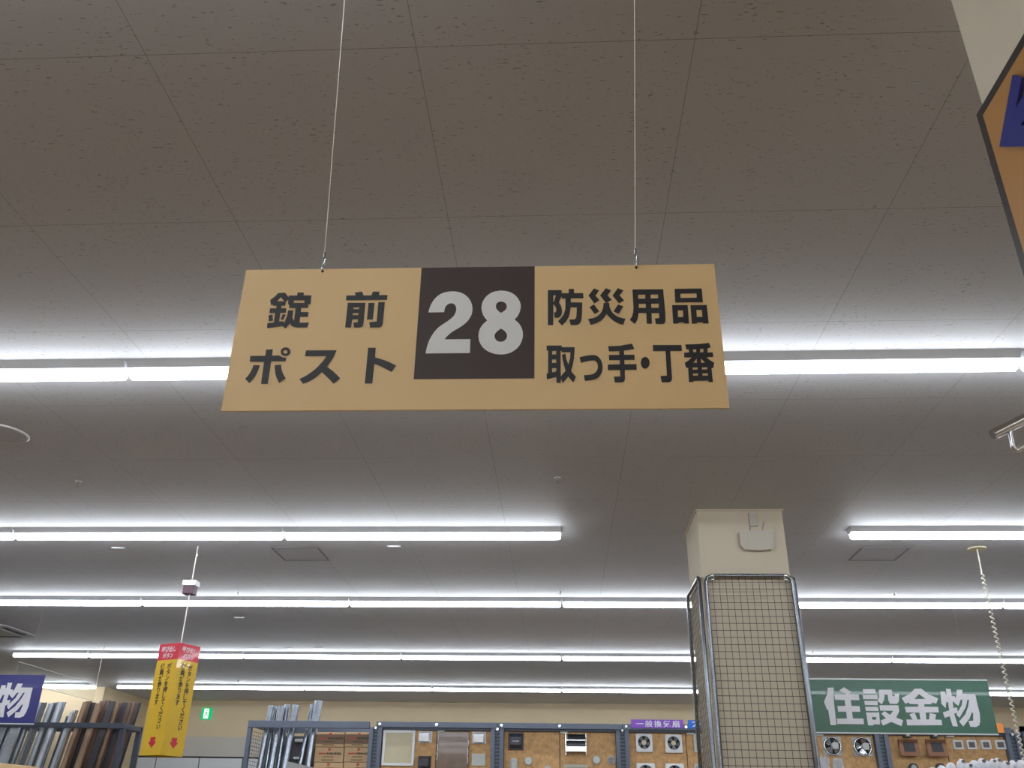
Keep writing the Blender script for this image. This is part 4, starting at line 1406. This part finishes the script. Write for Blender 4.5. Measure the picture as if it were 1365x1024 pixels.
shelf_label((841.3, 959.5, 911, 970.7), 'purple', '一般換気扇', 'purple label with white Japanese lettering above the white fans', (.08, .94), .012, .80)
shelf_label((917, 960.3, 962, 971.6), 'labelblue', 'フィルター', 'blue label partly hidden behind the mesh pillar', (.1, .98), .02, .62)


# bay behind the pillar and under the green sign
def metal_fan(r, label, shift):
    xl, xr, z0, z1 = rect(*r, FY)
    w_, h_ = xr - xl, z1 - z0
    t = thing('metal_fan', label, 'fan', ((xl + xr) / 2, FY, z0), 'metal exhaust fans')
    c = ((xl + xr) / 2, (z0 + z1) / 2)
    MB().box(xl, xr, FY - .015, FY, z0, z1, .004).build('mounting_plate', 'greyvent', t)
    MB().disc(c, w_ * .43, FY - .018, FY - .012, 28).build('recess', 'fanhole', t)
    rg = MB().tube([(c[0] + w_ * .44 * math.cos(a), FY - .03, c[1] + w_ * .44 * math.sin(a)) for a in [2 * math.pi * i / 28 for i in range(28)]], .014, 8, closed=True)
    rg.build('ring', 'steel', t)
    for b_ in range(4):
        a0 = math.pi / 2 * b_ + shift
        k = MB()
        ins = [(c[0] + w_ * .1 * math.cos(a0 + .3 * i), FY - .035 - .006 * i, c[1] + w_ * .1 * math.sin(a0 + .3 * i)) for i in range(4)]
        out = [(c[0] + w_ * .38 * math.cos(a0 + .34 * i), FY - .03 - .012 * i, c[1] + w_ * .38 * math.sin(a0 + .34 * i)) for i in range(4)]
        k.add(ins + out, [(i, i + 1, i + 5, i + 4) for i in range(3)])
        k.add([(x, y + .003, z) for x, y, z in ins + out], [(i + 4, i + 5, i + 1, i) for i in range(3)])
        k.build('blade', 'steel', t)
    MB().disc((c[0] + w_ * .06, c[1]), w_ * .17, FY - .12, FY - .04, 18).box(c[0] - w_ * .04, c[0] + w_ * .26, FY - .1, FY - .06, c[1] - h_ * .17, c[1] + h_ * .17, .01).build('motor', 'greyvent', t)


metal_fan((1096.5, 982, 1121.5, 1008), 'bare metal exhaust fan next to the mesh pillar, left of two', .3)
metal_fan((1136.5, 983, 1162, 1008.5), 'bare metal exhaust fan under the green sign, right of two', .9)


def cover(r, label):
    xl, xr, z0, z1 = rect(*r, FY)
    w_, h_ = xr - xl, z1 - z0
    t = thing('exhaust_cover', label, 'vent hood', ((xl + xr) / 2, FY, z0), 'brown square covers')
    k = MB()
    # a square cover tipped forward at its foot
    a = [(xl, FY - .03, z1), (xr, FY - .03, z1), (xr - .03, FY - .14, z0), (xl - .03, FY - .14, z0)]
    b = [(x, y + .02, z) for x, y, z in a]
    k.add(a + b, [(0, 3, 2, 1), (4, 5, 6, 7), (0, 1, 5, 4), (1, 2, 6, 5), (2, 3, 7, 6), (3, 0, 4, 7)])
    k.build('plate', 'woodbrown', t)
    q = MB()
    def pt(u, v, d):
        return (xl + w_ * u - .03 * (1 - v) * (1 if u < .5 else 1) , FY - .03 - .11 * (1 - v) - d, z0 + h_ * v)
    q.add([pt(.22, .82, .004), pt(.8, .82, .004), pt(.8, .25, .004), pt(.22, .25, .004), pt(.22, .82, .0), pt(.8, .82, .0), pt(.8, .25, .0), pt(.22, .25, .0)],
          [(0, 3, 2, 1), (0, 1, 5, 4), (1, 2, 6, 5), (2, 3, 7, 6), (3, 0, 4, 7)])
    q.build('dark_centre', 'slot', t)
    MB().box(xl + w_ * .3, xr - w_ * .3, FY - .06, FY, z0 + .02, z1 - .05).build('spacer', 'blackplastic', t)
    MB().box(xl + w_ * .3, xl + w_ * .62, FY - .08, FY, z1 + .02, z1 + .09, .006).build('switch_box', 'blackplastic', t)
    MB().box(xl + w_ * .42, xl + w_ * .58, FY - .084, FY - .079, z1 + .04, z1 + .07).build('switch_face', 'palevent', t)


cover((1198, 986, 1223.5, 1008.5), 'brown square tilted exhaust cover with black centre, left of two')
cover((1234.5, 986.5, 1260.5, 1009), 'brown square tilted exhaust cover with black centre, right of two')
for i, (a, b) in enumerate(((1270, 1283), (1288, 1301), (1307, 1320), (1326, 1339.5))):
    t, bb = flat_box('small_vent', (a, 987, b, 999.2), .03, 'louvre', 'small white square vent with grey louvre, %s of four' % ['leftmost', 'second from left', 'third from left', 'rightmost'][i], 'vent', 'louvre', 'small white vents', .024, 'white')
for px, nm in ((1216.5, 'left'), (1252.5, 'right')):
    c = P(px, 1024, FY)
    t = thing('round_vent', 'dark round vent below the %s brown cover at the bottom edge' % nm, 'vent', (c.x, FY, c.z - .06), 'dark round vents')
    MB().disc((c.x, c.z), .062, FY - .06, FY, 22).build('rim', 'blackplastic', t)
    MB().disc((c.x, c.z), .04, FY - .066, FY - .06, 22).build('core', 'greyvent', t)
xl, xr, z0, z1 = rect(1329.5, 964.5, 1337.5, 977, LY)
single('orange_tag', MB().box(xl, xr, LY, LY + .006, z0, z1), 'orange', 'small orange tag on the beam right of the green sign', 'tag')

# rack beside the display at the far right
rx = up[-1] + .13
t = thing('pipe_rack', 'grey post of the next rack at the far right edge', 'rack', (rx, DY, 0))
MB().box(rx, rx + .05, DY - .02, DY + .06, 0, ZT + .02).build('post', 'darkframe', t)
MB().box(rx, rx + 1.6, DY - .02, DY + .03, ZT - .05, ZT + .02).build('beam', 'darkframe', t)
MB().box(rx + 1.55, rx + 1.6, DY - .02, DY + .06, 0, ZT - .05).build('post', 'darkframe', t)
for i in range(5):
    x = rx + .12 + i * .17
    k = MB().tube([(x, DY + .12, 0.02), (x + .05, DY + .2, ZT + .04 - .02 * (i % 2))], .06, 12)
    single('flexible_hose', k, 'duct', 'ribbed silver hose standing in the rack at the right edge, %s' % ORD[i], 'hose', 'hoses at the right edge')

# ---------------------------------------------------------------- wrapped rolls in front, lower right
RY = 10.2
zs_ = 1.74
sx0, sx1 = P(1190, 1024, RY).x, P(1365, 1024, RY).x + .9
sh = thing('roll_shelf', 'grey shelf below the frame under the white wrapped rolls', 'shelf', ((sx0 + sx1) / 2, RY, 0))
MB().box(sx0 - .1, sx1, RY - .1, RY + .55, zs_ - .04, zs_).build('shelf_board', 'greyframe', sh)
for x in (sx0 - .05, sx1 - .06):
    MB().box(x, x + .05, RY - .08, RY - .03, 0, zs_ - .04).build('post', 'greyframe', sh)
    MB().box(x, x + .05, RY + .48, RY + .53, 0, zs_ - .04).build('post', 'greyframe', sh)


def roll(px, py, rpx, tilt, label, hole=True, yoff=0.0):
    y = RY + .1 + yoff
    top = P(px, py, y)
    r = rpx / 112.0
    foot = Vector((top.x - tilt, y + .02, zs_ + r * .35))
    top = Vector((top.x, y, top.z - r * .25))
    t = thing('wrapped_roll', label, 'wrapped roll', foot, 'white wrapped rolls on the shelf')
    k = MB()
    pts, rs = [], []
    n = 14
    for i in range(n + 1):
        u = i / n
        p = foot.lerp(top, u)
        pts.append(p)
        e = 1.0
        if u > .86: e = math.sqrt(max(.0, 1 - ((u - .86) / .15) ** 2))
        if u < .06: e = .85
        rs.append(max(.012, r * e * (1 + .05 * math.sin(i * 2.3 + px))))
    k.tube(pts, rs, 14)
    k.build('wrap', 'bag', t)
    if hole:
        c = top + Vector((-.0, -r * .9, -r * .55))
        MB().disc((c.x, c.z), r * .34, c.y - .012, c.y + .03, 12).build('core', 'rollhole', t)


rl = [(1243, 1021, 7, .02, False), (1255, 1019, 6.5, .02, False), (1267, 1015, 5.5, .04, False), (1281, 1010.5, 5.2, .06, True), (1291, 1016, 5, .04, True), (1298, 1012, 6, .06, False), (1308, 1009.5, 5.5, .06, True), (1315, 1013, 4.5, .07, False), (1323, 1010.5, 4.4, .07, True), (1329, 1009.3, 4.8, .08, True), (1340, 1013, 5.2, .06, True), (1349, 1012, 5, .04, False), (1360, 1011.5, 6, .03, False)]
for i, (a, b, c_, d_, h_) in enumerate(rl):
    roll(a, b, c_, d_, 'white plastic wrapped roll at the lower right, %s' % ORD[i], h_, yoff=.13 * (i % 2))


def bag_bundle(px, py, label, ww, hh, seed):
    """crumpled white plastic bag standing on a shelf post"""
    random.seed(seed)
    c = P(px, py, 9.6)
    t = thing('plastic_bag', label, 'plastic bag', (c.x, 9.6, c.z - hh), 'crumpled white bags')
    k = MB()
    n, m_ = 16, 9
    vs, fs = [], []
    for j in range(m_ + 1):
        u = j / m_
        for i in range(n):
            a = 2 * math.pi * i / n
            rr = ww * (0.9 - .35 * u) * (1 + .35 * math.sin(a * 5 + seed + u * 3) * u + random.uniform(-.1, .1))
            z = c.z - hh + hh * u + (random.uniform(-.02, .05) if j == m_ else 0)
            vs.append((c.x + rr * math.cos(a), 9.6 + rr * .6 * math.sin(a), z))
    for j in range(m_):
        for i in range(n):
            fs.append((j * n + i, j * n + (i + 1) % n, (j + 1) * n + (i + 1) % n, (j + 1) * n + i))
    fs.append(tuple(range(n - 1, -1, -1)))
    fs.append(tuple(m_ * n + i for i in range(n)))
    k.add(vs, fs)
    k.build('film', 'bag', t)
    return c.z - hh


zz0 = bag_bundle(1097, 1011, 'crumpled white plastic bag at the foot of the mesh pillar, left one', .08, .3, 3)
zz1 = bag_bundle(1117, 1018, 'crumpled white plastic bag at the foot of the mesh pillar, right one', .075, .3, 8)
c = P(1106, 1014, 9.6)
bs_ = thing('bag_shelf', 'small grey shelf below the frame under the crumpled bags', 'shelf', (c.x, 9.6, 0))
zz = min(zz0, zz1)
MB().box(c.x - .35, c.x + .35, 9.4, 9.85, zz - .03, zz).build('shelf_board', 'greyframe', bs_)
MB().box(c.x - .03, c.x + .03, 9.6, 9.66, 0, zz - .03).build('post', 'greyframe', bs_)

# ---------------------------------------------------------------- gutter rack at the left
LYK = 14.0
fr_ = P(165, 965, LYK)
zbar = P(100, 963.5, LYK).z
back_r = PX(191, 968.5, fr_.x)
yb2 = min(back_r.y, 15.6)
gr = thing('gutter_rack', 'dark grey rack rail with gutters standing behind it at the left', 'rack', (fr_.x - 1.6, LYK, 0))
zb0_, zb1_ = zbar - .075, zbar + .0
MB().box(-10.6, fr_.x, LYK, LYK + .05, zb0_, zb1_, .004).build('front_rail', 'darkframe', gr)
MB().box(fr_.x - .05, fr_.x, LYK + .05, yb2, zb0_, zb1_, .004).build('side_rail', 'darkframe', gr)
MB().box(-10.6, fr_.x, yb2 - .05, yb2, zb0_, zb1_, .004).build('back_rail', 'darkframe', gr)
for x, y in ((fr_.x - .07, LYK + .05), (fr_.x - .07, yb2 - .07), (-10.6, LYK + .05), (-10.6, yb2 - .07)):
    MB().box(x, x + .07, y, y + .07, 0, zb0_).build('post', 'darkframe', gr)


def gutter(name, px, ptop, wpx, yoff, m, label, cat, group, shape):
    """one length standing on the floor and leaning a little to the right"""
    y = LYK + yoff
    top = P(px, ptop, y)
    wd = wpx / 62.0
    foot = Vector((top.x - .42, y - .03, 0.0))
    d = (top - foot)
    k = MB()
    if shape == 'half':
        sec = [(wd / 2 * math.cos(a), -wd * .42 * math.sin(a)) for a in [math.pi * i / 8 for i in range(9)]]
        inn = [(x * .88, z * .86) for x, z in sec][::-1]
        sec = sec + inn
    elif shape == 'box':
        h = wd / 2
        sec = [(-h, -h * .7), (h, -h * .7), (h, h * .7), (-h, h * .7)]
    else:
        h = wd / 2
        sec = [(-h, .0), (-h, -h * .7), (h, -h * .7), (h, 0), (h - .008, 0), (h - .008, -h * .7 + .008), (-h + .008, -h * .7 + .008), (-h + .008, 0)]
    n = len(sec)
    vs = [foot + Vector((a, b, 0)) for a, b in sec] + [top + Vector((a, b, 0)) for a, b in sec]
    k.add(vs, [(i, (i + 1) % n, (i + 1) % n + n, i + n) for i in range(n)])
    if shape == 'box':
        k.f += [(0 + 0, 3, 2, 1), (n, n + 1, n + 2, n + 3)]; k.smooth += [False, False]
    else:
        for i in range(n // 2 - 1):
            q = len(k.v) - 2 * n
            k.f.append((q + n + i, q + n + i + 1, q + n + n - 2 - i, q + n + n - 1 - i)); k.smooth.append(False)
    o = k.build(name, m, loc=foot)
    tag(o, label, cat, group)
    return o


sil = [(8, 938, 6, .2, 'silver', 'half'), (17, 939, 6, .22, 'gutterwhite', 'chan'), (25, 938, 7, .2, 'silver', 'half'), (34, 940, 8, .25, 'gutterwhite', 'chan'), (45, 939, 7, .2, 'silver', 'half'), (55.5, 936.5, 4.5, .2, 'gutterwhite', 'half'), (60, 937, 5, .28, 'silver', 'chan'), (68.5, 938, 5, .2, 'gutterwhite', 'half'), (74.5, 937, 4.5, .26, 'silver', 'box'), (81, 936, 5.5, .2, 'gutterwhite', 'half'), (86, 936, 4, .26, 'silver', 'half'),
       (92, 955, 4, .22, 'silver', 'box'), (96, 950, 3, .2, 'gutterwhite', 'box'), (99.5, 947, 2.6, .2, 'gutterwhite', 'box'), (102.5, 947.5, 2.4, .22, 'guttertan', 'box')]
for i, (px, pt, wp, yo, m, shp) in enumerate(sil):
    short = pt > 945
    yo = .16 + .13 * (i % 3)
    j = i if not short else i - 11
    nm = ('short pale strip, %s of the low ones behind the rack rail' % ORD[j]) if short else ('silver grey gutter length behind the blue sign, %s' % ORD[j])
    gutter('gutter_length', px, pt, wp, yo, m, nm, 'gutter', 'short strips in the gutter rack' if short else 'silver gutters in the rack', shp)
random.seed(5)
br = [(114, 936, 4.5, .18, 'guttertan', 'half'), (119, 935, 5, .24, 'gutterbrown', 'chan'), (124.5, 937, 6, .2, 'gutterblack', 'half'), (132, 938, 6.5, .2, 'guttertan', 'half'), (138.5, 935, 6, .26, 'gutterbrown', 'chan'), (144, 934, 6.5, .22, 'gutterbrown', 'half'), (151, 935.5, 6, .2, 'gutterblack', 'chan'), (157, 937, 4.5, .18, 'guttertan', 'half'), (162, 937.5, 5, .3, 'gutterbrown', 'half'), (167.5, 937, 5, .4, 'gutterblack', 'chan'), (173, 937, 4.5, .3, 'gutterbrown', 'half'), (178.5, 937.5, 6, .42, 'gutterbrown', 'half'), (185, 937, 6, .5, 'gutterblack', 'half'), (181, 938, 6, .62, 'gutterbrown', 'half')]
for i, (px, pt, wp, yo, m, shp) in enumerate(br):
    yo = .16 + .13 * (i % 3) if px < 164 else .2 + (px - 165) * .06
    gutter('gutter_length', px, pt, wp, yo, m, 'brown or black gutter length left of the call sign, %s' % ORD[i], 'gutter', 'brown gutters in the rack', shp)
